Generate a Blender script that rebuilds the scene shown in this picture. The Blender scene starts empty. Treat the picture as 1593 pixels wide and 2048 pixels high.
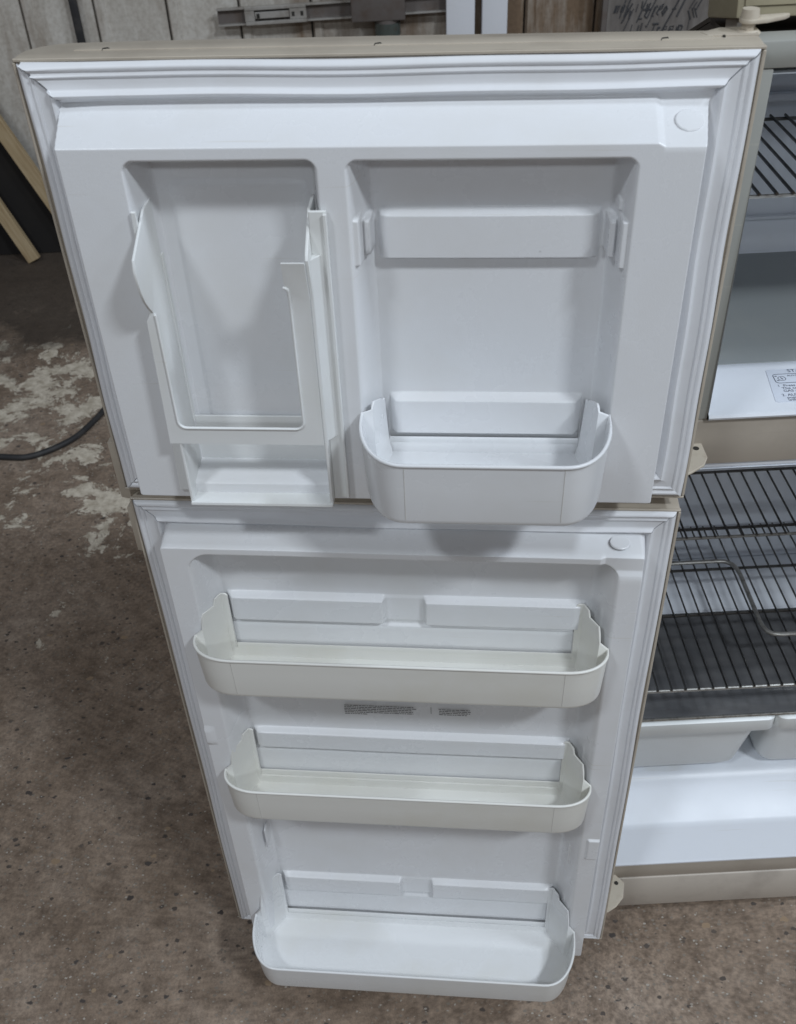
import bpy, bmesh, math, random
import numpy as np
from mathutils import Vector, Matrix
from mathutils.geometry import tessellate_polygon

random.seed(7)
scene = bpy.context.scene
COL = scene.collection
R = math.radians

# ------------------------------------------------------------------ camera
CAM_POS = Vector((-0.3676, -0.9917, 1.9929))
PITCH, YAW, ROLL, FPX = R(39.4257), R(-0.4553), R(-2.6125), 2013.5
fwd = Vector((-math.sin(YAW) * math.cos(PITCH), math.cos(YAW) * math.cos(PITCH), -math.sin(PITCH)))
rt0 = Vector((math.cos(YAW), math.sin(YAW), 0))
up0 = rt0.cross(fwd)
rt = math.cos(ROLL) * rt0 + math.sin(ROLL) * up0
up = -math.sin(ROLL) * rt0 + math.cos(ROLL) * up0
cam_d = bpy.data.cameras.new('camera')
cam = bpy.data.objects.new('camera', cam_d)
COL.objects.link(cam)
M3 = Matrix((rt, up, -fwd)).transposed()
cam.matrix_world = Matrix.Translation(CAM_POS) @ M3.to_4x4()
cam_d.sensor_fit = 'VERTICAL'
cam_d.sensor_height = 36.0
cam_d.sensor_width = 36.0
cam_d.lens = FPX / 2048 * 36.0
cam_d.clip_start = 0.05
cam_d.clip_end = 60
cam_d.dof.use_dof = True
cam_d.dof.focus_distance = 1.45
cam_d.dof.aperture_fstop = 10.0
scene.camera = cam

# ------------------------------------------------------------------ world + lamps (workshop ceiling fixtures and one added fill)
world = bpy.data.worlds.new('World')
scene.world = world
world.use_nodes = True
bg = world.node_tree.nodes['Background']
bg.inputs['Color'].default_value = (0.93, 0.94, 1.0, 1)
bg.inputs['Strength'].default_value = 0.10


def ceiling_or_fill_lamp(name, loc, target, size, power, color):
    d = bpy.data.lights.new(name, 'AREA')
    d.shape = 'RECTANGLE'
    d.size, d.size_y = size
    d.energy = power
    d.color = color
    o = bpy.data.objects.new(name, d)
    COL.objects.link(o)
    o.location = loc
    dirv = Vector(target) - Vector(loc)
    o.rotation_euler = dirv.to_track_quat('-Z', 'Y').to_euler()
    return o


COOL = (0.85, 0.925, 1.0)
BLUE = (0.78, 0.88, 1.0)
ceiling_or_fill_lamp('ceiling_or_fill_lamp', (-3.0, -3.0, 6.2), (-0.4, 0.0, 0.9), (0.8, 0.4), 92, COOL)
ceiling_or_fill_lamp('ceiling_or_fill_lamp', (2.6, -3.4, 6.2), (-0.3, 0.0, 0.9), (0.8, 0.4), 178, COOL)
ceiling_or_fill_lamp('ceiling_or_fill_lamp', (-0.4, -6.5, 5.0), (-0.3, 0.0, 0.8), (1.2, 0.4), 82, COOL)  # unseen fill lamp added to brighten the door faces and recesses
ceiling_or_fill_lamp('ceiling_or_fill_lamp', (3.4, -0.9, 5.2), (-0.3, -0.1, 0.6), (0.8, 0.4), 100, BLUE)

scene.view_settings.view_transform = 'Standard'
scene.view_settings.look = 'None'
scene.view_settings.exposure = -0.08
scene.view_settings.gamma = 1.0
scene.view_settings.use_curve_mapping = False
scene.render.engine = 'CYCLES'
scene.cycles.max_bounces = 8
scene.cycles.diffuse_bounces = 5


# ------------------------------------------------------------------ material helpers
def new_mat(name):
    m = bpy.data.materials.new(name)
    m.use_nodes = True
    return m, m.node_tree, m.node_tree.nodes['Principled BSDF']


def N(nt, t, **kw):
    n = nt.nodes.new(t)
    for k, v in kw.items():
        if hasattr(n, k) and k not in n.inputs:
            setattr(n, k, v)
        else:
            n.inputs[k].default_value = v
    return n


def ramp(nt, stops, interp='LINEAR'):
    n = nt.nodes.new('ShaderNodeValToRGB')
    n.color_ramp.interpolation = interp
    els = n.color_ramp.elements
    while len(els) < len(stops):
        els.new(0.5)
    for e, (p, c) in zip(els, stops):
        e.position = p
        e.color = (*c, 1) if len(c) == 3 else c
    return n


def mixc(nt, fac, a, b, blend='MIX'):
    n = nt.nodes.new('ShaderNodeMix')
    n.data_type = 'RGBA'
    n.blend_type = blend
    for sock, v in ((n.inputs[0], fac), (n.inputs[6], a), (n.inputs[7], b)):
        if isinstance(v, bpy.types.NodeSocket):
            nt.links.new(v, sock)
        elif isinstance(v, (int, float)):
            sock.default_value = v
        else:
            sock.default_value = (*v, 1)
    return n.outputs[2]


def plastic(name, col, dirt=(0.55, 0.52, 0.44), dirt_amt=0.12, rough=0.34, grain=0.05, grain_scale=700, spots=True,
            blotch=7.0):
    m, nt, b = new_mat(name)
    tc = N(nt, 'ShaderNodeTexCoord')
    n1 = N(nt, 'ShaderNodeTexNoise', Scale=blotch, Detail=6.0, Roughness=0.6)
    nt.links.new(tc.outputs['Object'], n1.inputs['Vector'])
    r1 = ramp(nt, [(0.48, (0, 0, 0)), (0.80, (1, 1, 1))])
    nt.links.new(n1.outputs['Fac'], r1.inputs['Fac'])
    mul = N(nt, 'ShaderNodeMath', operation='MULTIPLY')
    nt.links.new(r1.outputs['Color'], mul.inputs[0])
    mul.inputs[1].default_value = dirt_amt
    c = mixc(nt, mul.outputs[0], col, dirt)
    if spots:
        v = N(nt, 'ShaderNodeTexVoronoi', Scale=14.0)
        nt.links.new(tc.outputs['Object'], v.inputs['Vector'])
        rs = ramp(nt, [(0.0, (1, 1, 1)), (0.016, (1, 1, 1)), (0.022, (0, 0, 0))])
        nt.links.new(v.outputs['Distance'], rs.inputs['Fac'])
        n3 = N(nt, 'ShaderNodeTexNoise', Scale=3.0, Detail=1.0)
        nt.links.new(tc.outputs['Object'], n3.inputs['Vector'])
        r3 = ramp(nt, [(0.60, (0, 0, 0)), (0.62, (1, 1, 1))])
        nt.links.new(n3.outputs['Fac'], r3.inputs['Fac'])
        mm = N(nt, 'ShaderNodeMath', operation='MULTIPLY')
        nt.links.new(rs.outputs['Color'], mm.inputs[0])
        nt.links.new(r3.outputs['Color'], mm.inputs[1])
        c = mixc(nt, mm.outputs[0], c, (0.12, 0.10, 0.08))
    if grain and spots:
        for ang, seed in ((0.5, 0.0), (-1.1, 4.0)):
            ms = N(nt, 'ShaderNodeMapping')
            ms.inputs['Rotation'].default_value = (0, ang, 0)
            ms.inputs['Location'].default_value = (seed, seed, seed)
            ms.inputs['Scale'].default_value = (3.0, 3.0, 160.0)
            nt.links.new(tc.outputs['Object'], ms.inputs['Vector'])
            ns = N(nt, 'ShaderNodeTexNoise', Scale=1.0, Detail=3.0, Roughness=0.6)
            nt.links.new(ms.outputs['Vector'], ns.inputs['Vector'])
            rsx = ramp(nt, [(0.685, (0, 0, 0)), (0.74, (0.30, 0.30, 0.30))])
            nt.links.new(ns.outputs['Fac'], rsx.inputs['Fac'])
            c = mixc(nt, rsx.outputs['Color'], c, dirt)
    nt.links.new(c, b.inputs['Base Color'])
    rr = N(nt, 'ShaderNodeMapRange')
    rr.inputs['To Min'].default_value = rough - 0.06
    rr.inputs['To Max'].default_value = rough + 0.14
    nt.links.new(n1.outputs['Fac'], rr.inputs['Value'])
    nt.links.new(rr.outputs['Result'], b.inputs['Roughness'])
    b.inputs['IOR'].default_value = 1.48
    if grain:
        n2 = N(nt, 'ShaderNodeTexNoise', Scale=grain_scale, Detail=2.0)
        nt.links.new(tc.outputs['Object'], n2.inputs['Vector'])
        n4 = N(nt, 'ShaderNodeTexNoise', Scale=28.0, Detail=2.0)
        nt.links.new(tc.outputs['Object'], n4.inputs['Vector'])
        bp0 = N(nt, 'ShaderNodeBump', Strength=0.05, Distance=0.004)
        nt.links.new(n4.outputs['Fac'], bp0.inputs['Height'])
        bp = N(nt, 'ShaderNodeBump', Strength=grain, Distance=0.002)
        nt.links.new(n2.outputs['Fac'], bp.inputs['Height'])
        nt.links.new(bp0.outputs['Normal'], bp.inputs['Normal'])
        nt.links.new(bp.outputs['Normal'], b.inputs['Normal'])
    return m


def metal(name, col, rough=0.35, metallic=1.0, rust=0.0, rustcol=(0.10, 0.06, 0.035), scale=30.0):
    m, nt, b = new_mat(name)
    tc = N(nt, 'ShaderNodeTexCoord')
    n1 = N(nt, 'ShaderNodeTexNoise', Scale=scale, Detail=7.0, Roughness=0.65)
    nt.links.new(tc.outputs['Object'], n1.inputs['Vector'])
    r1 = ramp(nt, [(0.46, (0, 0, 0)), (0.66, (1, 1, 1))])
    nt.links.new(n1.outputs['Fac'], r1.inputs['Fac'])
    mul = N(nt, 'ShaderNodeMath', operation='MULTIPLY')
    nt.links.new(r1.outputs['Color'], mul.inputs[0])
    mul.inputs[1].default_value = rust
    nt.links.new(mixc(nt, mul.outputs[0], col, rustcol), b.inputs['Base Color'])
    b.inputs['Metallic'].default_value = metallic
    rr = N(nt, 'ShaderNodeMapRange')
    rr.inputs['To Min'].default_value = max(0.05, rough - 0.1)
    rr.inputs['To Max'].default_value = rough + 0.2
    nt.links.new(n1.outputs['Fac'], rr.inputs['Value'])
    nt.links.new(rr.outputs['Result'], b.inputs['Roughness'])
    return m


MAT = {}
MAT['liner'] = plastic('white_liner_plastic', (0.77, 0.778, 0.795), dirt=(0.58, 0.54, 0.45), dirt_amt=0.20, rough=0.24, grain=0.07)
MAT['gasket'] = plastic('gasket_vinyl', (0.76, 0.768, 0.79), dirt=(0.45, 0.41, 0.36), dirt_amt=0.25, rough=0.38, grain=0)
MAT['bin_white'] = plastic('bin_white_plastic', (0.75, 0.76, 0.775), dirt_amt=0.16, rough=0.24, grain=0.04)
MAT['bin_cream'] = plastic('bin_aged_plastic', (0.785, 0.78, 0.74), dirt=(0.62, 0.585, 0.45), dirt_amt=0.5, rough=0.27, grain=0.04, blotch=4.0)
MAT['bin_bottom'] = plastic('bin_pale_plastic', (0.78, 0.787, 0.79), dirt=(0.64, 0.61, 0.50), dirt_amt=0.4, rough=0.24, grain=0.04, blotch=5.0)
MAT['rack'] = plastic('rack_plastic', (0.775, 0.785, 0.78), dirt=(0.6, 0.58, 0.46), dirt_amt=0.25, rough=0.36, grain=0.04)
MAT['inner'] = plastic('cabinet_liner_plastic', (0.74, 0.77, 0.82), dirt_amt=0.15, rough=0.33, grain=0.03)
MAT['crisper'] = plastic('crisper_plastic', (0.78, 0.80, 0.795), dirt_amt=0.12, rough=0.30, grain=0.03)
MAT['beige'] = plastic('beige_enamel', (0.47, 0.415, 0.34), dirt=(0.24, 0.20, 0.16), dirt_amt=0.45, rough=0.36, grain=0.03, grain_scale=400, blotch=12)
MAT['mullion'] = plastic('taupe_enamel', (0.435, 0.385, 0.325), dirt=(0.18, 0.15, 0.12), dirt_amt=0.4, rough=0.45, grain=0.03)
MAT['rear_floor_grey'] = plastic('grey_rear_floor', (0.31, 0.33, 0.33), dirt_amt=0.2, rough=0.4, grain=0.03)
MAT['flange'] = plastic('grey_breaker_trim', (0.36, 0.365, 0.34), dirt_amt=0.2, rough=0.4, grain=0.02)
MAT['kick'] = plastic('kick_plate_enamel', (0.56, 0.505, 0.44), dirt=(0.25, 0.21, 0.18), dirt_amt=0.5, rough=0.45, grain=0.03, blotch=10)
MAT['hinge'] = plastic('hinge_enamel', (0.55, 0.49, 0.40), dirt=(0.3, 0.22, 0.15), dirt_amt=0.5, rough=0.4, grain=0.02, blotch=40)
MAT['dark_hole'] = plastic('dark_recess', (0.02, 0.018, 0.015), dirt_amt=0.1, rough=0.6, grain=0, spots=False)
MAT['ink'] = plastic('black_print', (0.06, 0.06, 0.065), dirt_amt=0.0, rough=0.6, grain=0, spots=False)
MAT['ink_navy'] = plastic('navy_print', (0.07, 0.08, 0.12), dirt_amt=0.0, rough=0.5, grain=0, spots=False)
MAT['sticker'] = plastic('paper_label', (0.70, 0.74, 0.82), dirt_amt=0.05, rough=0.4, grain=0, spots=False)
MAT['wire_dark'] = metal('tarnished_wire', (0.17, 0.167, 0.16), rough=0.26, metallic=1.0, rust=0.45, rustcol=(0.05, 0.04, 0.03), scale=60)
MAT['wire_light'] = metal('zinc_wire', (0.50, 0.49, 0.46), rough=0.35, metallic=0.9, rust=0.55, rustcol=(0.12, 0.10, 0.08), scale=90)
MAT['galv'] = metal('galvanised_steel', (0.52, 0.50, 0.47), rough=0.5, metallic=0.6, rust=0.5, rustcol=(0.2, 0.16, 0.12), scale=14)
MAT['box_grey'] = metal('grey_painted_box', (0.16, 0.14, 0.13), rough=0.5, metallic=0.2, rust=0.5, scale=12)
MAT['green_glass'] = metal('dull_green_fitting', (0.10, 0.12, 0.11), rough=0.3, metallic=0.3, rust=0.4, scale=30)
MAT['white_post'] = plastic('white_painted_post', (0.78, 0.79, 0.83), dirt_amt=0.15, rough=0.45, grain=0.02)
MAT['rubber'] = plastic('black_rubber', (0.025, 0.025, 0.027), dirt=(0.10, 0.09, 0.08), dirt_amt=0.5, rough=0.55, grain=0.05, spots=False, blotch=20)
MAT['olive'] = plastic('olive_beige_enamel', (0.42, 0.37, 0.25), dirt=(0.16, 0.13, 0.09), dirt_amt=0.5, rough=0.5, grain=0.03, blotch=9)
MAT['shade_sheet'] = plastic('shade_sheet', (0.012, 0.010, 0.009), dirt=(0.03, 0.025, 0.02), dirt_amt=0.5, rough=0.8, grain=0, spots=False, blotch=6)  # near-black colour carries the shade behind the battens
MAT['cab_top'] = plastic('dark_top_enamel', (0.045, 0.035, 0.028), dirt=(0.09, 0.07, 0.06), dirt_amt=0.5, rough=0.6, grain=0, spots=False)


def floor_material():
    m, nt, b = new_mat('worn_concrete')
    L = nt.links
    tc = N(nt, 'ShaderNodeTexCoord')
    P = tc.outputs['Object']

    def noise(scale, detail=6.0, rough=0.6, dist=0.0):
        n = N(nt, 'ShaderNodeTexNoise', Scale=scale, Detail=detail, Roughness=rough, Distortion=dist)
        L.new(P, n.inputs['Vector'])
        return n.outputs['Fac']
    base = ramp(nt, [(0.28, (0.170, 0.122, 0.086)), (0.50, (0.300, 0.232, 0.178)), (0.74, (0.420, 0.343, 0.280))])
    L.new(noise(3.2, 9.0, 0.68, 0.3), base.inputs['Fac'])
    fine = ramp(nt, [(0.25, (0.38, 0.36, 0.34)), (0.5, (0.88, 0.86, 0.84)), (0.76, (1.42, 1.38, 1.34))])
    L.new(noise(95, 6.0, 0.75), fine.inputs['Fac'])
    c = mixc(nt, 0.85, base.outputs['Color'], fine.outputs['Color'], 'MULTIPLY')
    mid = ramp(nt, [(0.36, (0.55, 0.52, 0.5)), (0.58, (1.05, 1.04, 1.03))])
    L.new(noise(24, 5.0, 0.7), mid.inputs['Fac'])
    c = mixc(nt, 0.8, c, mid.outputs['Color'], 'MULTIPLY')

    # exposed aggregate: jittered cells, only some of them show a stone
    def stones(scale, lo, hi, col, r0, seed):
        mp = N(nt, 'ShaderNodeMapping')
        mp.inputs['Location'].default_value = (seed, seed * 1.7, 0)
        mp.inputs['Rotation'].default_value = (0, 0, seed)
        mp.inputs['Scale'].default_value = (1.0, 1.35, 1.0)
        L.new(P, mp.inputs['Vector'])
        wob = N(nt, 'ShaderNodeTexNoise', Scale=scale * 2.2, Detail=2.0)
        L.new(mp.outputs['Vector'], wob.inputs['Vector'])
        vm = N(nt, 'ShaderNodeVectorMath', operation='SCALE')
        L.new(wob.outputs['Color'], vm.inputs[0])
        vm.inputs['Scale'].default_value = 0.55 / scale
        va = N(nt, 'ShaderNodeVectorMath', operation='ADD')
        L.new(mp.outputs['Vector'], va.inputs[0])
        L.new(vm.outputs['Vector'], va.inputs[1])
        v = N(nt, 'ShaderNodeTexVoronoi', Scale=scale)
        L.new(va.outputs['Vector'], v.inputs['Vector'])
        sep = N(nt, 'ShaderNodeSeparateColor')
        L.new(v.outputs['Color'], sep.inputs['Color'])
        pick = ramp(nt, [(lo, (0, 0, 0)), (hi, (1, 1, 1))])
        L.new(sep.outputs['Red'], pick.inputs['Fac'])
        sz = N(nt, 'ShaderNodeMath', operation='MULTIPLY')
        L.new(sep.outputs['Green'], sz.inputs[0])
        sz.inputs[1].default_value = r0
        cmp_ = N(nt, 'ShaderNodeMath', operation='SUBTRACT')
        L.new(sz.outputs[0], cmp_.inputs[0])
        L.new(v.outputs['Distance'], cmp_.inputs[1])
        edge = N(nt, 'ShaderNodeMapRange')
        edge.inputs['From Min'].default_value = 0.0
        edge.inputs['From Max'].default_value = 0.08
        L.new(cmp_.outputs[0], edge.inputs['Value'])
        mk = N(nt, 'ShaderNodeMath', operation='MULTIPLY')
        L.new(edge.outputs['Result'], mk.inputs[0])
        L.new(pick.outputs['Color'], mk.inputs[1])
        return mk.outputs[0]
    c = mixc(nt, stones(70, 0.84, 0.90, None, 0.5, 0.3), c, (0.085, 0.068, 0.057))
    c = mixc(nt, stones(120, 0.62, 0.70, None, 0.55, 2.1), c, (0.22, 0.185, 0.15))
    c = mixc(nt, stones(45, 0.94, 0.96, None, 0.45, 4.3), c, (0.065, 0.053, 0.047))
    c = mixc(nt, stones(38, 0.955, 0.965, None, 0.42, 1.2), c, (0.30, 0.215, 0.14))
    c = mixc(nt, stones(150, 0.89, 0.92, None, 0.5, 5.2), c, (0.40, 0.36, 0.31))
    # pale scratches
    w = N(nt, 'ShaderNodeTexNoise', Scale=2.0, Detail=3.0, Distortion=2.0)
    mp = N(nt, 'ShaderNodeMapping')
    mp.inputs['Scale'].default_value = (1.0, 9.0, 1.0)
    mp.inputs['Rotation'].default_value = (0, 0, 0.5)
    L.new(P, mp.inputs['Vector'])
    L.new(mp.outputs['Vector'], w.inputs['Vector'])
    rw = ramp(nt, [(0.492, (0, 0, 0)), (0.5, (1, 1, 1)), (0.508, (0, 0, 0))])
    L.new(w.outputs['Fac'], rw.inputs['Fac'])
    gate = ramp(nt, [(0.62, (0, 0, 0)), (0.70, (0.5, 0.5, 0.5))])
    L.new(noise(4.5, 2.0), gate.inputs['Fac'])
    ms = N(nt, 'ShaderNodeMath', operation='MULTIPLY')
    L.new(rw.outputs['Color'], ms.inputs[0])
    L.new(gate.outputs['Color'], ms.inputs[1])
    c = mixc(nt, ms.outputs[0], c, (0.26, 0.23, 0.20))
    # flaking cream paint left on the slab towards the wall
    sep = N(nt, 'ShaderNodeSeparateXYZ')
    L.new(P, sep.inputs['Vector'])
    yr = N(nt, 'ShaderNodeMapRange')
    yr.inputs['From Min'].default_value = 0.45
    yr.inputs['From Max'].default_value = 2.1
    L.new(sep.outputs['Y'], yr.inputs['Value'])
    yr2 = N(nt, 'ShaderNodeMapRange')
    yr2.inputs['From Min'].default_value = 3.0
    yr2.inputs['From Max'].default_value = 2.4
    L.new(sep.outputs['Y'], yr2.inputs['Value'])
    my = N(nt, 'ShaderNodeMath', operation='MULTIPLY')
    L.new(yr.outputs['Result'], my.inputs[0])
    L.new(yr2.outputs['Result'], my.inputs[1])
    mp2 = N(nt, 'ShaderNodeMapping')
    mp2.inputs['Scale'].default_value = (1.0, 1.0, 1.0)
    mp2.inputs['Location'].default_value = (0.35, 0.1, 0)
    L.new(P, mp2.inputs['Vector'])
    fl = N(nt, 'ShaderNodeTexNoise', Scale=6.5, Detail=14.0, Roughness=0.74, Distortion=0.35)
    L.new(mp2.outputs['Vector'], fl.inputs['Vector'])
    ad = N(nt, 'ShaderNodeMath', operation='MULTIPLY_ADD')
    L.new(my.outputs[0], ad.inputs[0])
    ad.inputs[1].default_value = 0.175
    L.new(fl.outputs['Fac'], ad.inputs[2])
    # a thicker crust of old paint at one spot
    dv = N(nt, 'ShaderNodeVectorMath', operation='DISTANCE')
    L.new(P, dv.inputs[0])
    dv.inputs[1].default_value = (-1.24, 1.55, 0.0)
    dm = N(nt, 'ShaderNodeMapRange')
    dm.inputs['From Min'].default_value = 0.17
    dm.inputs['From Max'].default_value = 0.02
    dm.inputs['To Max'].default_value = 0.14
    L.new(dv.outputs['Value'], dm.inputs['Value'])
    ad2 = N(nt, 'ShaderNodeMath', operation='ADD')
    L.new(ad.outputs[0], ad2.inputs[0])
    L.new(dm.outputs['Result'], ad2.inputs[1])
    rf = ramp(nt, [(0.675, (0, 0, 0)), (0.688, (1, 1, 1))])
    L.new(ad2.outputs[0], rf.inputs['Fac'])
    pc = ramp(nt, [(0.35, (0.40, 0.34, 0.26)), (0.6, (0.70, 0.63, 0.52))])
    L.new(noise(30, 6.0, 0.7), pc.inputs['Fac'])
    c = mixc(nt, rf.outputs['Color'], c, pc.outputs['Color'])
    gr = N(nt, 'ShaderNodeMapRange')
    gr.inputs['From Min'].default_value = 2.25
    gr.inputs['From Max'].default_value = 3.0
    gr.inputs['To Max'].default_value = 0.5
    L.new(sep.outputs['Y'], gr.inputs['Value'])
    ga = N(nt, 'ShaderNodeMath', operation='ADD')
    L.new(gr.outputs['Result'], ga.inputs[0])
    L.new(noise(3.5, 6.0, 0.65), ga.inputs[1])
    gm = ramp(nt, [(0.62, (0, 0, 0)), (0.85, (0.85, 0.85, 0.85))])
    L.new(ga.outputs[0], gm.inputs['Fac'])
    c = mixc(nt, gm.outputs['Color'], c, (0.045, 0.034, 0.026))
    vc = N(nt, 'ShaderNodeTexVoronoi', Scale=1.1, feature='DISTANCE_TO_EDGE')
    wv = N(nt, 'ShaderNodeTexNoise', Scale=5.0, Detail=5.0)
    L.new(P, wv.inputs['Vector'])
    wa = N(nt, 'ShaderNodeVectorMath', operation='MULTIPLY_ADD')
    L.new(wv.outputs['Color'], wa.inputs[0])
    wa.inputs[1].default_value = (0.22, 0.22, 0.22)
    L.new(P, wa.inputs[2])
    L.new(wa.outputs['Vector'], vc.inputs['Vector'])
    rc_ = ramp(nt, [(0.0, (0.7, 0.7, 0.7)), (0.0035, (0, 0, 0))])
    L.new(vc.outputs['Distance'], rc_.inputs['Fac'])
    gk = ramp(nt, [(0.66, (0, 0, 0)), (0.72, (0.7, 0.7, 0.7))])
    L.new(noise(2.2, 2.0), gk.inputs['Fac'])
    mk2 = N(nt, 'ShaderNodeMath', operation='MULTIPLY')
    L.new(rc_.outputs['Color'], mk2.inputs[0])
    L.new(gk.outputs['Color'], mk2.inputs[1])
    c = mixc(nt, mk2.outputs[0], c, (0.06, 0.05, 0.042))
    L.new(c, b.inputs['Base Color'])
    rr = N(nt, 'ShaderNodeMapRange')
    rr.inputs['To Min'].default_value = 0.62
    rr.inputs['To Max'].default_value = 0.95
    L.new(noise(18, 4.0), rr.inputs['Value'])
    L.new(rr.outputs['Result'], b.inputs['Roughness'])
    hs = N(nt, 'ShaderNodeMath', operation='MULTIPLY_ADD')
    L.new(noise(140, 5.0, 0.7), hs.inputs[0])
    hs.inputs[1].default_value = 0.6
    L.new(rf.outputs['Color'], hs.inputs[2])
    bp = N(nt, 'ShaderNodeBump', Strength=0.45, Distance=0.003)
    L.new(hs.outputs[0], bp.inputs['Height'])
    L.new(bp.outputs['Normal'], b.inputs['Normal'])
    return m


def wall_material():
    m, nt, b = new_mat('dirty_metal_siding')
    L = nt.links
    tc = N(nt, 'ShaderNodeTexCoord')
    geo = N(nt, 'ShaderNodeNewGeometry')
    P = geo.outputs['Position']

    def noise(scale, sc=(1, 1, 1), detail=6.0, rough=0.6):
        mp = N(nt, 'ShaderNodeMapping')
        mp.inputs['Scale'].default_value = sc
        L.new(P, mp.inputs['Vector'])
        n = N(nt, 'ShaderNodeTexNoise', Scale=scale, Detail=detail, Roughness=rough)
        L.new(mp.outputs['Vector'], n.inputs['Vector'])
        return n.outputs['Fac']
    base = ramp(nt, [(0.3, (0.42, 0.375, 0.32)), (0.55, (0.62, 0.585, 0.53)), (0.75, (0.74, 0.71, 0.66))])
    L.new(noise(5.0, (1, 1, 0.35), 8.0, 0.7), base.inputs['Fac'])
    # rust-brown runs
    sep = N(nt, 'ShaderNodeSeparateXYZ')
    L.new(P, sep.inputs['Vector'])
    xr = N(nt, 'ShaderNodeMapRange')
    xr.inputs['From Min'].default_value = -1.0
    xr.inputs['From Max'].default_value = 0.0
    xr.inputs['To Min'].default_value = 0.0
    xr.inputs['To Max'].default_value = 0.30
    L.new(sep.outputs['X'], xr.inputs['Value'])
    ad = N(nt, 'ShaderNodeMath', operation='ADD')
    L.new(noise(7.0, (1, 1, 0.16), 5.0, 0.65), ad.inputs[0])
    L.new(xr.outputs['Result'], ad.inputs[1])
    rr = ramp(nt, [(0.52, (0, 0, 0)), (0.80, (1, 1, 1))])
    L.new(ad.outputs[0], rr.inputs['Fac'])
    c = mixc(nt, rr.outputs['Color'], base.outputs['Color'], (0.20, 0.135, 0.085))
    fine = ramp(nt, [(0.3, (0.78, 0.76, 0.73)), (0.6, (1.03, 1.03, 1.03))])
    L.new(noise(60, (1, 1, 1), 4.0), fine.inputs['Fac'])
    c = mixc(nt, 0.8, c, fine.outputs['Color'], 'MULTIPLY')
    L.new(c, b.inputs['Base Color'])
    b.inputs['Roughness'].default_value = 0.6
    return m


def wood_material():
    m, nt, b = new_mat('bare_pine')
    L = nt.links
    tc = N(nt, 'ShaderNodeTexCoord')
    mp = N(nt, 'ShaderNodeMapping')
    mp.inputs['Scale'].default_value = (14, 14, 1.2)
    L.new(tc.outputs['Object'], mp.inputs['Vector'])
    n = N(nt, 'ShaderNodeTexNoise', Scale=5.0, Detail=8.0, Roughness=0.7, Distortion=0.4)
    L.new(mp.outputs['Vector'], n.inputs['Vector'])
    r = ramp(nt, [(0.3, (0.30, 0.20, 0.105)), (0.5, (0.44, 0.33, 0.19)), (0.7, (0.52, 0.41, 0.26))])
    L.new(n.outputs['Fac'], r.inputs['Fac'])
    L.new(r.outputs['Color'], b.inputs['Base Color'])
    b.inputs['Roughness'].default_value = 0.7
    return m


def board_material():
    m, nt, b = new_mat('grey_weathered_board')
    L = nt.links
    tc = N(nt, 'ShaderNodeTexCoord')
    mp = N(nt, 'ShaderNodeMapping')
    mp.inputs['Scale'].default_value = (3, 3, 0.7)
    L.new(tc.outputs['Object'], mp.inputs['Vector'])
    n = N(nt, 'ShaderNodeTexNoise', Scale=5.0, Detail=8.0, Roughness=0.65)
    L.new(mp.outputs['Vector'], n.inputs['Vector'])
    r = ramp(nt, [(0.32, (0.11, 0.095, 0.085)), (0.55, (0.20, 0.18, 0.165)), (0.72, (0.27, 0.25, 0.235))])
    L.new(n.outputs['Fac'], r.inputs['Fac'])
    L.new(r.outputs['Color'], b.inputs['Base Color'])
    b.inputs['Roughness'].default_value = 0.75
    return m


m_, nt_, b_ = new_mat('smoked_glass')
b_.inputs['Base Color'].default_value = (0.055, 0.056, 0.060, 1)
b_.inputs['Roughness'].default_value = 0.06
n_ = N(nt_, 'ShaderNodeTexNoise', Scale=9.0, Detail=5.0)
r_ = ramp(nt_, [(0.35, (0.085, 0.086, 0.09)), (0.7, (0.13, 0.13, 0.132))])
nt_.links.new(n_.outputs['Fac'], r_.inputs['Fac'])
nt_.links.new(r_.outputs['Color'], b_.inputs['Base Color'])
MAT['smoke_glass'] = m_
MAT['floor'] = floor_material()
MAT['wall'] = wall_material()
MAT['wood'] = wood_material()
MAT['board'] = board_material()


# ------------------------------------------------------------------ mesh helpers
def finish(me, mat, smooth=35):
    me.materials.append(MAT[mat] if isinstance(mat, str) else mat)
    if smooth is not None:
        me.polygons.foreach_set('use_smooth', [True] * len(me.polygons))
        me.set_sharp_from_angle(angle=R(smooth))
    me.update()
    return me


def mesh_obj(name, verts, faces, mat, parent=None, smooth=35):
    me = bpy.data.meshes.new(name)
    me.from_pydata([tuple(v) for v in verts], [], [tuple(f) for f in faces])
    bm = bmesh.new()
    bm.from_mesh(me)
    bmesh.ops.recalc_face_normals(bm, faces=bm.faces)
    bm.to_mesh(me)
    bm.free()
    finish(me, mat, smooth)
    o = bpy.data.objects.new(name, me)
    COL.objects.link(o)
    if parent:
        o.parent = parent
    return o


def bm_obj(name, bm, mat, parent=None, smooth=35):
    bmesh.ops.recalc_face_normals(bm, faces=bm.faces)
    me = bpy.data.meshes.new(name)
    bm.to_mesh(me)
    bm.free()
    finish(me, mat, smooth)
    o = bpy.data.objects.new(name, me)
    COL.objects.link(o)
    if parent:
        o.parent = parent
    return o


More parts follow.
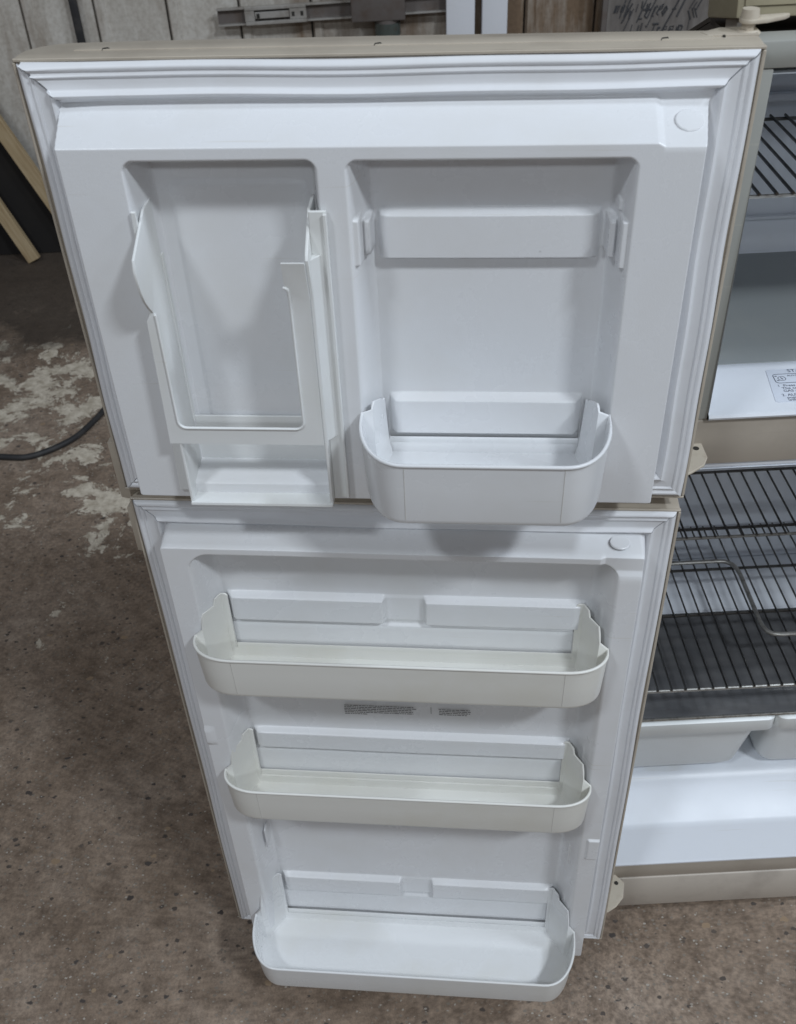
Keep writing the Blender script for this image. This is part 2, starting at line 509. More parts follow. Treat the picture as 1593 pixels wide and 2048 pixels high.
def add_box(bm, lo, hi, bevel=0.0, seg=2):
    lo, hi = [min(a, b) for a, b in zip(lo, hi)], [max(a, b) for a, b in zip(lo, hi)]
    vs = [bm.verts.new((x, y, z)) for x in (lo[0], hi[0]) for y in (lo[1], hi[1]) for z in (lo[2], hi[2])]
    f = [(0, 1, 3, 2), (4, 6, 7, 5), (0, 4, 5, 1), (2, 3, 7, 6), (0, 2, 6, 4), (1, 5, 7, 3)]
    fs = [bm.faces.new([vs[i] for i in q]) for q in f]
    bmesh.ops.recalc_face_normals(bm, faces=fs)
    if bevel > 0:
        es = list({e for fc in fs for e in fc.edges})
        bmesh.ops.bevel(bm, geom=es, offset=bevel, segments=seg, profile=0.5, affect='EDGES')


def box_obj(name, lo, hi, mat, parent=None, bevel=0.002, seg=2):
    bm = bmesh.new()
    add_box(bm, lo, hi, bevel, seg)
    return bm_obj(name, bm, mat, parent)


def add_prism(bm, pts, axis, a, b, bevel=0.0, seg=2):
    """polygon pts in the two other axes (in order), extruded along axis from a to b"""
    def mk(p, t):
        c = [p[0], p[1]]
        c.insert(axis, t)
        return bm.verts.new(c)
    A = [mk(p, a) for p in pts]
    B = [mk(p, b) for p in pts]
    n = len(pts)
    fs = [bm.faces.new(A[::-1]), bm.faces.new(B)]
    for i in range(n):
        fs.append(bm.faces.new((A[i], A[(i + 1) % n], B[(i + 1) % n], B[i])))
    bmesh.ops.recalc_face_normals(bm, faces=fs)
    if bevel > 0:
        es = list(set(fs[0].edges) | set(fs[1].edges))
        bmesh.ops.bevel(bm, geom=es, offset=bevel, segments=seg, profile=0.5, affect='EDGES')


def add_tube(bm, pts, r, n=8, closed=False):
    pts = [Vector(p) for p in pts]
    k = len(pts)
    rings = []
    prev = None
    for i, p in enumerate(pts):
        a = pts[i - 1] if (i > 0 or closed) else p
        c = pts[(i + 1) % k] if (i < k - 1 or closed) else p
        t = (c - a)
        if t.length < 1e-9:
            t = Vector((0, 0, 1))
        t.normalize()
        ref = prev if prev is not None else (Vector((0, 0, 1)) if abs(t.z) < 0.9 else Vector((1, 0, 0)))
        u = ref - t * ref.dot(t)
        if u.length < 1e-6:
            u = t.orthogonal()
        u.normalize()
        prev = u
        w = t.cross(u)
        rr = r[i] if isinstance(r, (list, tuple)) else r
        rings.append([bm.verts.new(p + rr * (math.cos(2 * math.pi * j / n) * u + math.sin(2 * math.pi * j / n) * w)) for j in range(n)])
    m = k if closed else k - 1
    for i in range(m):
        A, B = rings[i], rings[(i + 1) % k]
        for j in range(n):
            bm.faces.new((A[j], A[(j + 1) % n], B[(j + 1) % n], B[j]))
    if not closed:
        bm.faces.new(rings[0][::-1])
        bm.faces.new(rings[-1])


def add_cyl(bm, c, r0, r1, z0, z1, n=24):
    A = [bm.verts.new((c[0] + r0 * math.cos(2 * math.pi * i / n), c[1] + r0 * math.sin(2 * math.pi * i / n), z0)) for i in range(n)]
    B = [bm.verts.new((c[0] + r1 * math.cos(2 * math.pi * i / n), c[1] + r1 * math.sin(2 * math.pi * i / n), z1)) for i in range(n)]
    bm.faces.new(A[::-1])
    bm.faces.new(B)
    for i in range(n):
        bm.faces.new((A[i], A[(i + 1) % n], B[(i + 1) % n], B[i]))


def tag(o, label, cat, group=None):
    o['label'] = label
    o['category'] = cat
    if group:
        o['group'] = group
    return o


def structure(o):
    o['kind'] = 'structure'
    return o


def text_obj(name, body, size, mat, matrix, parent=None, extrude=0.0, shear=0.0):
    cu = bpy.data.curves.new(name, 'FONT')
    cu.body = body
    cu.size = size
    cu.shear = shear
    cu.resolution_u = 3
    t = bpy.data.objects.new(name, cu)
    COL.objects.link(t)
    dg = bpy.context.evaluated_depsgraph_get()
    me = bpy.data.meshes.new_from_object(t.evaluated_get(dg))
    bpy.data.objects.remove(t)
    bpy.data.curves.remove(cu)
    me.transform(matrix)
    me.materials.clear()
    me.materials.append(MAT[mat])
    o = bpy.data.objects.new(name, me)
    COL.objects.link(o)
    if parent:
        o.parent = parent
    return o


# ------------------------------------------------------------------ setting: floor and wall
floor = structure(mesh_obj('floor', [(-6, -4, 0), (6, -4, 0), (6, 6, 0), (-6, 6, 0)], [(0, 1, 2, 3)], 'floor', smooth=None))

WALL_Y = 3.62
wall = bpy.data.objects.new('wall', None)
COL.objects.link(wall)
wall.location = (0, WALL_Y, 0)
tag(wall, 'dirty cream corrugated metal wall with rust stains behind the refrigerator', 'wall')
PW = 0.30


def panel_mesh():
    # one siding panel: flat face, raised rib along its left edge, recessed joint
    prof = [(0.004, 0.03), (0.004, 0.0), (0.012, -0.014), (0.038, -0.014), (0.050, 0.0), (0.292, 0.0), (0.296, 0.004), (0.296, 0.03)]
    H = 2.2
    v = [(x, y, z) for z in (0, H) for x, y in prof]
    n = len(prof)
    f = [(i, i + 1, n + i + 1, n + i) for i in range(n - 1)] + [(n - 1, 0, n, 2 * n - 1)]
    return v, f


pv, pf = panel_mesh()
first = None
for i in range(18):
    x = -3.3 + i * PW
    if first is None:
        o = mesh_obj('siding_panel', pv, pf, 'wall', wall, smooth=None)
        first = o
    else:
        o = bpy.data.objects.new('siding_panel', first.data)
        COL.objects.link(o)
        o.parent = wall
    o.location = (x, random.uniform(-0.003, 0.003), 0)
bk = box_obj('backing_sheet', (-3.4, 0.032, 0), (2.3, 0.05, 2.2), 'dark_hole', wall, bevel=0)

# ------------------------------------------------------------------ refrigerator
A1, A2 = R(-6.0963), R(-6.6203)
YO = 0.0887
fridge = bpy.data.objects.new('refrigerator', None)
COL.objects.link(fridge)
fridge.location = (0.36, 0.40, 0)
tag(fridge, 'old beige top-freezer refrigerator with both doors swung wide open', 'refrigerator')
bpy.context.view_layer.update()
FINV = fridge.matrix_world.inverted()


def to_fridge(o):
    o.parent = fridge
    o.matrix_parent_inverse = FINV
    return o


def door_mat(a):
    return Matrix.Rotation(a, 4, 'Z')


# ---- doors: metal pan
def door_pan(name, z0, z1, a):
    T = 0.052
    prof = [(-0.7225, 0.0)]
    # outer skin curves round at the free edge
    for k in range(9):
        t = k / 8 * math.pi / 2
        prof.append((-0.7235 + 0.052 * (1 - math.cos(t)), 0.012 + (T - 0.012) * math.sin(t)))
    prof += [(-0.60, T + 0.003), (-0.36, T + 0.005), (-0.1, T + 0.003), (-0.01, T)]
    for k in range(1, 6):
        t = k / 5 * math.pi / 2
        prof.append((-0.01 + 0.014 * math.sin(t), T - 0.014 * (1 - math.cos(t))))
    prof.append((0.004, 0.0))
    bm = bmesh.new()
    add_prism(bm, prof, 2, z0, z1, bevel=0.0022, seg=2)
    # rolled lip standing slightly proud round the gasket
    for lo, hi in (((-0.7235, -0.004, z1 - 0.0035), (0.0045, 0.001, z1 - 0.0002)),
                   ((-0.7235, -0.004, z0 + 0.0002), (0.0045, 0.001, z0 + 0.0035)),
                   ((-0.7245, -0.004, z0 + 0.004), (-0.7215, 0.001, z1 - 0.004)),
                   ((0.0015, -0.004, z0 + 0.004), (0.0048, 0.001, z1 - 0.004))):
        add_box(bm, lo, hi, 0.0008, 1)
    o = bm_obj(name, bm, 'beige')
    to_fridge(o)
    o.rotation_euler = (0, 0, a)
    return o


fdoor = door_pan('freezer_door', 1.1795, 1.7205, A1)
ldoor = door_pan('refrigerator_door', 0.062, 1.1605, A2)
fdoor['label'] = 'beige freezer door with white moulded liner'
ldoor['label'] = 'beige lower door with white moulded liner'


# ---- gaskets: four mitred strips with a ridged section
def gasket(door, x0, x1, z0, z1, torn=False):
    prof = [(0.0, -0.001), (0.0005, 0.004), (0.002, 0.007), (0.0045, 0.0090), (0.006, 0.0092), (0.0075, 0.0082), (0.009, 0.0065),
            (0.0105, 0.0066), (0.012, 0.0082), (0.0128, 0.0084), (0.0138, 0.0078), (0.0150, 0.0060), (0.0185, 0.0060), (0.0245, 0.0064), (0.0268, 0.0074),
            (0.0285, 0.0105), (0.0302, 0.0118), (0.0322, 0.0112), (0.0340, 0.0085), (0.0355, 0.0045), (0.0375, 0.0030), (0.0390, 0.0012), (0.0395, -0.001)]
    g = 0.0005
    bm = bmesh.new()
    n = len(prof)

    def strip(fn, seg=24):
        rows = []
        for k in range(seg + 1):
            t = k / seg
            rows.append([bm.verts.new(fn(t, s, d)) for s, d in prof])
        for k in range(seg):
            for i in range(n - 1):
                bm.faces.new((rows[k][i], rows[k][i + 1], rows[k + 1][i + 1], rows[k + 1][i]))
        bm.faces.new(rows[0])
        bm.faces.new(rows[-1][::-1])
    rnd = random.Random(3)
    ph = [rnd.uniform(0, 6.28) for _ in range(8)]

    def wob(t, k):
        return 0.0010 * math.sin(6 * t + ph[k]) + 0.0006 * math.sin(17 * t + ph[k + 1])
    jag = [0.0016 * math.sin(i * 2.1) + 0.0009 * math.sin(i * 5.3) for i in range(n)]

    def top(t, s, d):
        i = min(range(n), key=lambda q: abs(prof[q][0] - s))
        xa = x0 + s + g
        if torn:
            xa = x0 + 0.004 + s * 0.92 + jag[i]
            d = d + 0.004 * max(0, 1 - t * 14)
        return (xa + t * (x1 - s - g - xa), -d, z1 - s + wob(t, 0))

    def bot(t, s, d):
        return (x0 + s + g + t * (x1 - x0 - 2 * s - 2 * g), -d, z0 + s + wob(t, 2))

    def lef(t, s, d):
        return (x0 + s + wob(t, 4), -d, z0 + s + g + t * (z1 - z0 - 2 * s - 2 * g))

    def rig(t, s, d):
        return (x1 - s + wob(t, 5), -d, z0 + s + g + t * (z1 - z0 - 2 * s - 2 * g))
    for fn in (top, bot, lef, rig):
        strip(fn)
    return bm_obj('gasket', bm, 'gasket', door, smooth=50)


gasket(fdoor, -0.7195, 0.0005, 1.1835, 1.7165, torn=True)
gasket(ldoor, -0.7195, 0.0005, 0.066, 1.1565)


# ---- moulded liners (vacuum-formed sheet as a fine relief)
def axis_coords(lo, hi, zones, fine=0.0009, coarse=0.008):
    zs = sorted((max(lo, c - w), min(hi, c + w)) for c, w in zones)
    merged = []
    for a, b in zs:
        if merged and a <= merged[-1][1] + 0.002:
            merged[-1][1] = max(merged[-1][1], b)
        else:
            merged.append([a, b])
    out = [lo]
    cur = lo
    for a, b in merged:
        if a > cur:
            k = max(1, int(math.ceil((a - cur) / coarse)))
            out += list(np.linspace(cur, a, k + 1)[1:])
        k = max(1, int(math.ceil((b - max(a, cur)) / fine)))
        out += list(np.linspace(max(a, cur), b, k + 1)[1:])
        cur = b
    if cur < hi:
        k = max(1, int(math.ceil((hi - cur) / coarse)))
        out += list(np.linspace(cur, hi, k + 1)[1:])
    return np.unique(np.round(np.array(out), 6))


def soft(t, e=0.18):
    """0..1 ramp, straight in the middle with rounded ends"""
    t = np.clip(t, 0, 1)
    k = 1.0 / (1.0 - e)
    lo = k * t * t / (2 * e)
    hi = 1 - k * (1 - t) ** 2 / (2 * e)
    mid = k * (t - e / 2)
    return np.where(t < e, lo, np.where(t > 1 - e, hi, mid))


def rr_in(X, Z, x0, x1, z0, z1, r):
    """inside distance of a rounded rectangle (positive inside)"""
    cx, cz = (x0 + x1) / 2, (z0 + z1) / 2
    qx = np.abs(X - cx) - (x1 - x0) / 2 + r
    qz = np.abs(Z - cz) - (z1 - z0) / 2 + r
    d = np.sqrt(np.maximum(qx, 0) ** 2 + np.maximum(qz, 0) ** 2) + np.minimum(np.maximum(qx, qz), 0) - r
    return -d


def bumpf(X, Z, x0, x1, z0, z1, r, run):
    return soft(rr_in(X, Z, x0, x1, z0, z1, r) / run)


def pocket(X, Z, x0, x1, z0, z1, rl, rr, rb, rt_, rad):
    """0 outside .. 1 on the pocket floor; separate draft per side, rounded corners"""
    L = np.clip((X - x0) / rl, 0, 1)
    Rr = np.clip((x1 - X) / rr, 0, 1)
    B = np.clip((Z - z0) / rb, 0, 1)
    T = np.clip((z1 - Z) / rt_, 0, 1)
    base = np.minimum(np.minimum(L, Rr), np.minimum(B, T))
    rnd = np.clip(rr_in(X, Z, x0, x1, z0, z1, rad) / min(rl, rr, rb, rt_), 0, 1)
    return soft(np.minimum(base, rnd), 0.34)


def heightfield(name, xs, zs, depth, mat, parent):
    X, Z = np.meshgrid(xs, zs)
    D = depth(X, Z)
    nx, nz = len(xs), len(zs)
    co = np.stack([X.ravel(), -D.ravel(), Z.ravel()], -1).astype(np.float32)
    i = np.arange((nz - 1) * (nx - 1))
    r_, c_ = i // (nx - 1), i % (nx - 1)
    a = r_ * nx + c_
    quads = np.stack([a, a + 1, a + nx + 1, a + nx], -1).astype(np.int32)
    me = bpy.data.meshes.new(name)
    me.vertices.add(len(co))
    me.vertices.foreach_set('co', co.ravel())
    me.loops.add(quads.size)
    me.loops.foreach_set('vertex_index', quads.ravel())
    me.polygons.add(len(quads))
    me.polygons.foreach_set('loop_start', np.arange(0, quads.size, 4, dtype=np.int32))
    me.polygons.foreach_set('loop_total', np.full(len(quads), 4, dtype=np.int32))
    me.polygons.foreach_set('use_smooth', np.ones(len(quads), dtype=bool))
    me.update(calc_edges=True)
    me.validate()
    me.materials.append(MAT[mat])
    o = bpy.data.objects.new(name, me)
    COL.objects.link(o)
    o.parent = parent
    return o


def freezer_depth(X, Z):
    d = np.full_like(X, 0.002)
    # dam that stands out from the door, sloping top
    side = soft(np.minimum(np.minimum((X + 0.6870) / 0.006, (-0.0405 - X) / 0.007), (Z - 1.2065) / 0.005), 0.25)
    rnd = soft(rr_in(X, Z, -0.687, -0.0405, 1.2065, 1.690, 0.010) / 0.005, 0.25)
    zt = 1.6765 - 0.0035 * soft((X + 0.093) / 0.008)
    topr = soft((zt - Z) / 0.0285, 0.07)
    dam = np.minimum(np.minimum(side, rnd), topr)
    d = d + 0.053 * dam
    # pocket behind the tall rack
    pk = pocket(X, Z, -0.6185, -0.4205, 1.232, 1.6375, 0.016, 0.014, 0.012, 0.016, 0.014)
    d = d * (1 - pk) + 0.004 * pk
    # pocket with the bin
    pk2 = pocket(X, Z, -0.394, -0.107, 1.240, 1.6365, 0.022, 0.019, 0.012, 0.016, 0.014)
    back = 0.004 + 0.0125 * bumpf(X, Z, -0.369, -0.1325, 1.5085, 1.568, 0.006, 0.0065)
    # the same bar again behind the bin
    back = back + 0.0125 * bumpf(X, Z, -0.3645, -0.1375, 1.2795, 1.3375, 0.006, 0.0065)
    d = d * (1 - pk2) + back * pk2
    # hanging lugs on both pocket walls (a second, empty set of bin mounts)
    for x0, x1, z0, z1, h in ((-0.400, -0.3815, 1.5195, 1.5735, 0.051), (-0.3825, -0.372, 1.5235, 1.566, 0.034),
                              (-0.1195, -0.1025, 1.516, 1.5705, 0.051), (-0.1295, -0.1185, 1.5205, 1.564, 0.034),
                              (-0.1215, -0.104, 1.57, 1.585, 0.030), (-0.3965, -0.3835, 1.57, 1.586, 0.030)):
        k = bumpf(X, Z, x0, x1, z0, z1, 0.003, 0.0030)
        d = np.maximum(d, d * (1 - k) + h * k)
    # shallow panel step in the rack pocket
    d = d + 0.0025 * pk * bumpf(X, Z, -0.59, -0.44, 1.25, 1.60, 0.012, 0.008)
    # slight vertical waviness of the big flats
    d = d + 0.0004 * np.sin(X * 21 + 1.0) * np.sin(Z * 17) * (dam > 0.5)
    return d


fx = axis_coords(-0.7155, -0.0035, [(-0.684, 0.006), (-0.611, 0.010), (-0.427, 0.008), (-0.383, 0.019), (-0.118, 0.018), (-0.044, 0.007), (-0.089, 0.005), (-0.59, 0.006), (-0.44, 0.006)])
fz = axis_coords(1.188, 1.712, [(1.212, 0.008), (1.24, 0.008), (1.51, 0.009), (1.5735, 0.014), (1.631, 0.008), (1.6625, 0.018), (1.336, 0.010), (1.281, 0.008), (1.52, 0.006), (1.60, 0.008)])
fliner = heightfield('liner', fx, fz, freezer_depth, 'liner', fdoor)


def lower_depth(X, Z):
    d = np.full_like(X, 0.002)
    side = soft(np.minimum(np.minimum((X + 0.6825) / 0.006, (-0.035 - X) / 0.007), np.minimum((Z - 0.086) / 0.005, (1.1235 - Z) / 0.006)), 0.25)
    rnd = soft(rr_in(X, Z, -0.6825, -0.035, 0.086, 1.1235, 0.012) / 0.005, 0.25)
    dam = np.minimum(side, rnd)
    # the corner at the hinge side sits a little lower
    d = d + (0.053 - 0.004 * soft((X + 0.098) / 0.008) * soft((Z - 1.085) / 0.012)) * dam
    pk = pocket(X, Z, -0.6445, -0.069, 0.100, 1.1085, 0.028, 0.032, 0.010, 0.018, 0.034)
    back = np.full_like(X, 0.007)
    for zt, zb, notch in ((0.9985, 0.9435, True), (0.6935, 0.646, False), (0.261, 0.205, True)):
        bar = bumpf(X, Z, -0.6135, -0.103, zb, zt, 0.005, 0.0065)
        if notch:
            bar = bar * (1 - 0.85 * bumpf(X, Z, -0.3895, -0.3255, zb - 0.006, zt + 0.02, 0.003, 0.006))
        back = back + 0.012 * bar
        # ledge that carries each bin
        back = back + 0.004 * bumpf(X, Z, -0.63, -0.09, zb - 0.075, zb - 0.002, 0.004, 0.006)
    d = d * (1 - pk) + back * pk
    # mounting lugs on the pocket walls, a pair above each bin
    for zt in (0.993, 0.687, 0.252):
        for x0, x1 in ((-0.6500, -0.6345), (-0.0880, -0.0715)):
            k = bumpf(X, Z, x0, x1, zt - 0.022, zt + 0.022, 0.008, 0.008)
            d = np.maximum(d, d * (1 - k) + 0.036 * k)
    # small ribs low on the walls where a further bin could hang
    for x0, x1 in ((-0.6365, -0.6315), (-0.6255, -0.6205), (-0.0885, -0.0825), (-0.0775, -0.0725)):
        k = bumpf(X, Z, x0, x1, 0.375, 0.43, 0.002, 0.002)
        d = np.maximum(d, d * (1 - k) + 0.034 * k)
    # moulded stops on the dam
    for x0, x1, z0, z1 in ((-0.0635, -0.038, 0.4265, 0.488), (-0.6805, -0.660, 0.700, 0.745)):
        k = bumpf(X, Z, x0, x1, z0, z1, 0.005, 0.005)
        d = d + 0.0035 * k
    d = d + 0.0004 * np.sin(X * 19 + 2.0) * np.sin(Z * 13) * (dam > 0.5)
    return d


lx = axis_coords(-0.7155, -0.0035, [(-0.680, 0.006), (-0.632, 0.020), (-0.655, 0.006), (-0.39, 0.006), (-0.325, 0.006), (-0.0825, 0.022), (-0.039, 0.007), (-0.062, 0.005)], fine=0.001)
lzz = [(0.091, 0.008), (0.108, 0.01), (1.119, 0.008), (1.1, 0.012), (0.43, 0.006), (0.488, 0.006), (0.375, 0.004), (0.69, 0.006), (0.752, 0.006)]
for zt, zb in ((0.9985, 0.9435), (0.6935, 0.646), (0.261, 0.205)):
    lzz += [(zt, 0.009), (zb, 0.008), (zb - 0.075, 0.007)]
lz = axis_coords(0.07, 1.152, lzz, fine=0.001)
lliner = heightfield('liner', lx, lz, lower_depth, 'liner', ldoor)


# ---- plug caps in the hinge-side corners
def disc_cap(door, c, nrm, r, sx=1.0):
    bm = bmesh.new()
    nrm = Vector(nrm).normalized()
    u = Vector((1, 0, 0))
    w = nrm.cross(u).normalized()
    rings = []
    for rr, h in ((r, -0.001), (r, 0.0006), (r * 0.93, 0.0014), (r * 0.5, 0.0018)):
        rings.append([bm.verts.new(Vector(c) + nrm * h + rr * (sx * math.cos(2 * math.pi * i / 32) * u + math.sin(2 * math.pi * i / 32) * w)) for i in range(32)])
    for A, B in zip(rings, rings[1:]):
        for i in range(32):
            bm.faces.new((A[i], A[(i + 1) % 32], B[(i + 1) % 32], B[i]))
    bm.faces.new(rings[-1])
    return bm_obj('plug_cap', bm, 'liner', door)


slope_n = (0, -0.0285, 0.053)
disc_cap(fdoor, (-0.0615, -0.0265, 1.6605), slope_n, 0.0138)
disc_cap(ldoor, (-0.0715, -0.0275, 1.1230), (0, -0.02, 1.0), 0.0130)

# ---- small things on the doors: handle ends, top-edge slots, end cap
bm = bmesh.new()
add_prism(bm, [(-0.737, 0.010), (-0.722, 0.006), (-0.700, 0.060), (-0.712, 0.064), (-0.736, 0.040)], 2, 1.155, 1.248, bevel=0.002)
bm_obj('handle', bm, 'beige', fdoor)
bm = bmesh.new()
add_prism(bm, [(-0.736, 0.008), (-0.722, 0.004), (-0.700, 0.060), (-0.712, 0.064), (-0.735, 0.040)], 2, 1.055, 1.135, bevel=0.002)
bm_obj('handle', bm, 'beige', ldoor)
for x in (-0.635, -0.362, -0.086):
    bm = bmesh.new()
    add_tube(bm, [(x - 0.004, 0.020, 1.7205), (x - 0.003, 0.021, 1.7222), (x + 0.002, 0.022, 1.7226), (x + 0.004, 0.023, 1.7205)], 0.0006, 6)
    bm_obj('clip', bm, 'dark_hole', fdoor)
bm = bmesh.new()
add_prism(bm, [(-0.668, 0.020), (-0.655, 0.040), (-0.04, 0.040), (-0.04, 0.020)], 2, 1.7195, 1.7216, bevel=0.0008)
bm_obj('end_cap', bm, 'beige', fdoor)
box_obj('slot', (-0.0305, 0.026, 1.7195), (-0.0285, 0.047, 1.7219), 'dark_hole', fdoor, bevel=0)

# ---- print on the lower door liner: lines too small to read
bm = bmesh.new()
rnd = random.Random(11)


def micro_lines(x0, x1, z, nlines, pitch, last):
    for k in range(nlines):
        x = x0 + rnd.uniform(0, 0.001)
        xe = x1 - rnd.uniform(0, 0.010) if k < nlines - 1 else x0 + last
        while x < xe:
            w = rnd.choice((0.0025, 0.004, 0.006, 0.008))
            w = min(w, xe - x)
            if w > 0.001:
                zz = z - k * pitch + rnd.uniform(-0.0001, 0.0001)
                vs = [bm.verts.new(p) for p in ((x, -0.0123, zz), (x + w, -0.0123, zz), (x + w, -0.0123, zz + 0.0016), (x, -0.0123, zz + 0.0016))]
                bm.faces.new(vs)
            x += w + 0.0011


micro_lines(-0.460, -0.345, 0.757, 6, 0.0040, 0.036)
micro_lines(-0.311, -0.259, 0.7545, 4, 0.0040, 0.044)
for x0, x1, z0, z1 in ((-0.3232, -0.3225, 0.744, 0.760),):
    bm.faces.new([bm.verts.new(p) for p in ((x0, -0.0123, z0), (x1, -0.0123, z0), (x1, -0.0123, z1), (x0, -0.0123, z1))])
pn = bm_obj('printed_notice', bm, 'ink', ldoor, smooth=None)
pn['kind'] = 'stuff'

# ---- cabinet
CW, CD = 0.72, 0.70
# foam-backed body behind a wider front frame; its upper back corner slopes down
side = [(YO + 0.036, 1.185), (CD, 1.185), (CD, 1.50), (0.50, 1.575), (0.285, 1.6700), (YO + 0.036, 1.6700)]
bm = bmesh.new()
add_prism(bm, side, 0, 0.038, 0.0485, bevel=0.001, seg=1)
add_prism(bm, side, 0, CW - 0.0485, CW - 0.038, bevel=0.001, seg=1)
add_box(bm, (0.049, CD - 0.02, 0.03), (CW - 0.049, CD - 0.001, 1.49), 0)
add_box(bm, (0.002, YO + 0.036, 0.03), (0.0125, CD, 1.180), 0.001, 1)
add_box(bm, (CW - 0.0125, YO + 0.036, 0.03), (CW - 0.002, CD, 1.180), 0.001, 1)
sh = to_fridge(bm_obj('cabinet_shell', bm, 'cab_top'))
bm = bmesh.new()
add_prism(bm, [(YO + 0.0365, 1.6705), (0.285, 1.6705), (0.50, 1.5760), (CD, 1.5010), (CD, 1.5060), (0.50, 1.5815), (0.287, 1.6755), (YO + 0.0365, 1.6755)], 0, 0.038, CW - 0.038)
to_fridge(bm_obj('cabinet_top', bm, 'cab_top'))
bm = bmesh.new()
add_box(bm, (0.002, YO, 1.2350), (0.051, YO + 0.035, 1.6715), 0.002)
add_box(bm, (CW - 0.051, YO, 1.2350), (CW - 0.002, YO + 0.035, 1.6715), 0.002)
add_box(bm, (0.002, YO, 0.1750), (0.0145, YO + 0.035, 1.1620), 0.002)
add_box(bm, (CW - 0.0145, YO, 0.1750), (CW - 0.002, YO + 0.035, 1.1620), 0.002)
add_box(bm, (0.002, YO - 0.001, 1.672), (CW - 0.002, YO + 0.035, 1.6995), 0.002)
to_fridge(bm_obj('front_frame', bm, 'flange'))
to_fridge(box_obj('mullion', (0.004, YO - 0.002, 1.1625), (CW - 0.004, YO + 0.05, 1.2345), 'mullion', bevel=0.002))
to_fridge(box_obj('mullion_trim', (0.0155, YO + 0.002, 1.1525), (CW - 0.0155, YO + 0.05, 1.1605), 'inner', bevel=0.002))
to_fridge(box_obj('bottom_rail', (0.004, YO - 0.002, 0.128), (CW - 0.004, YO + 0.04, 0.1745), 'mullion', bevel=0.002))
kp = to_fridge(box_obj('kick_plate', (0.03, YO - 0.004, 0.022), (CW - 0.004, YO + 0.02, 0.1265), 'kick', bevel=0.003))
for x in (0.06, CW - 0.06):
    for y in (0.16, 0.62):
        bm = bmesh.new()
        add_cyl(bm, (x, y), 0.018, 0.022, 0.0, 0.032, 16)
        to_fridge(bm_obj('levelling_foot', bm, 'dark_hole'))

# freezer liner: open box with a rounded front threshold
YB = 0.60


def tub(name, x0, x1, y0, yb, z0, z1, front_prof, r, mat, zf=None):
    """interior shell: front_prof = (y, z) points of the floor from the front lip to the back"""
    prof = list(front_prof)
    prof += [(yb - r, front_prof[-1][1])]
    zfl = front_prof[-1][1]
    for k in range(1, 7):
        t = k / 6 * math.pi / 2
        prof.append((yb - r + r * math.sin(t), zfl + r - r * math.cos(t)))
    prof.append((yb, z1 - r))
    for k in range(1, 7):
        t = k / 6 * math.pi / 2
        prof.append((yb - r + r * math.cos(t), z1 - r + r * math.sin(t)))
    if zf:
        prof.append((0.26, zf))
    prof.append((y0, zf or z1))
    bm = bmesh.new()
    A = [bm.verts.new((x0, y, z)) for y, z in prof]
    B = [bm.verts.new((x1, y, z)) for y, z in prof]
    for i in range(len(prof) - 1):
        bm.faces.new((A[i], A[i + 1], B[i + 1], B[i]))
    for V, s in ((A, 1), (B, -1)):
        f = bm.faces.new(V if s > 0 else V[::-1])
    return bm_obj(name, bm, mat)


fr_prof = [(YO - 0.004, 1.2365), (YO - 0.0075, 1.2385), (YO - 0.0085, 1.2415), (YO - 0.0065, 1.2445), (YO - 0.002, 1.2455), (0.184, 1.2455), (0.188, 1.2475), (0.196, 1.2475), (0.202, 1.2455), (0.21, 1.2435)]
freezer_liner = to_fridge(tub('freezer_liner', 0.05, CW - 0.05, YO + 0.001, 0.56, 1.24, 1.535, fr_prof, 0.03, 'inner', 1.666))
lo_prof = [(YO - 0.002, 0.1735), (YO - 0.005, 0.1755), (YO - 0.005, 0.179), (YO - 0.001, 0.183), (0.124, 0.236), (0.130, 0.2435), (0.134, 0.2455), (0.196, 0.289), (0.203, 0.2965), (0.215, 0.300)]
fresh_liner = to_fridge(tub('refrigerator_liner', 0.014, CW - 0.014, YO + 0.001, YB, 0.30, 1.152, lo_prof, 0.035, 'inner'))
to_fridge(box_obj('darker_rear_floor', (0.052, 0.204, 1.2425), (CW - 0.052, 0.552, 1.2462), 'rear_floor_grey', None, 0.001))  # thin sheet makes the rear freezer floor darker than its front
to_fridge(box_obj('rear_duct', (0.0155, 0.425, 0.302), (CW - 0.0155, 0.599, 0.520), 'inner', None, 0.012, 4))
# back wall mouldings in the freezer
box_obj('back_ledge', (0.055, 0.545, 1.488), (CW - 0.055, 0.559, 1.500), 'inner', None, 0.004).parent = None
o = bpy.data.objects['back_ledge']
to_fridge(o)
to_fridge(box_obj('back_rib', (0.055, 0.548, 1.300), (CW - 0.055, 0.559, 1.306), 'inner', None, 0.002))


# hinges
def plate(name, pts, z0, z1, mat, hole=None):
    bm = bmesh.new()
    add_prism(bm, pts, 2, z0, z1, bevel=0.0008, seg=1)
    o = to_fridge(bm_obj(name, bm, mat))
    if hole:
        bm = bmesh.new()
        add_cyl(bm, hole, 0.0042, 0.0042, z1 - 0.0003, z1 + 0.0004, 16)
        s = bm_obj('screw_hole', bm, 'dark_hole')
        s.parent = o
    return o


plate('hinge', [(0.020, 0.089), (0.049, 0.089), (0.0485, 0.056), (0.040, 0.040), (0.020, 0.026), (-0.012, 0.010), (-0.02, 0.03), (-0.01, 0.06)], 1.1675, 1.1715, 'hinge', (0.0385, 0.076))
hp = bpy.data.objects['hinge']
hp.location.z = 0.0265
plate('hinge', [(0.0, 0.089), (0.041, 0.089), (0.056, 0.069), (0.0475, 0.038), (0.030, 0.020), (0.012, 0.010), (-0.02, 0.012), (-0.02, 0.05)], 0.136, 0.140, 'hinge', (0.040, 0.069))
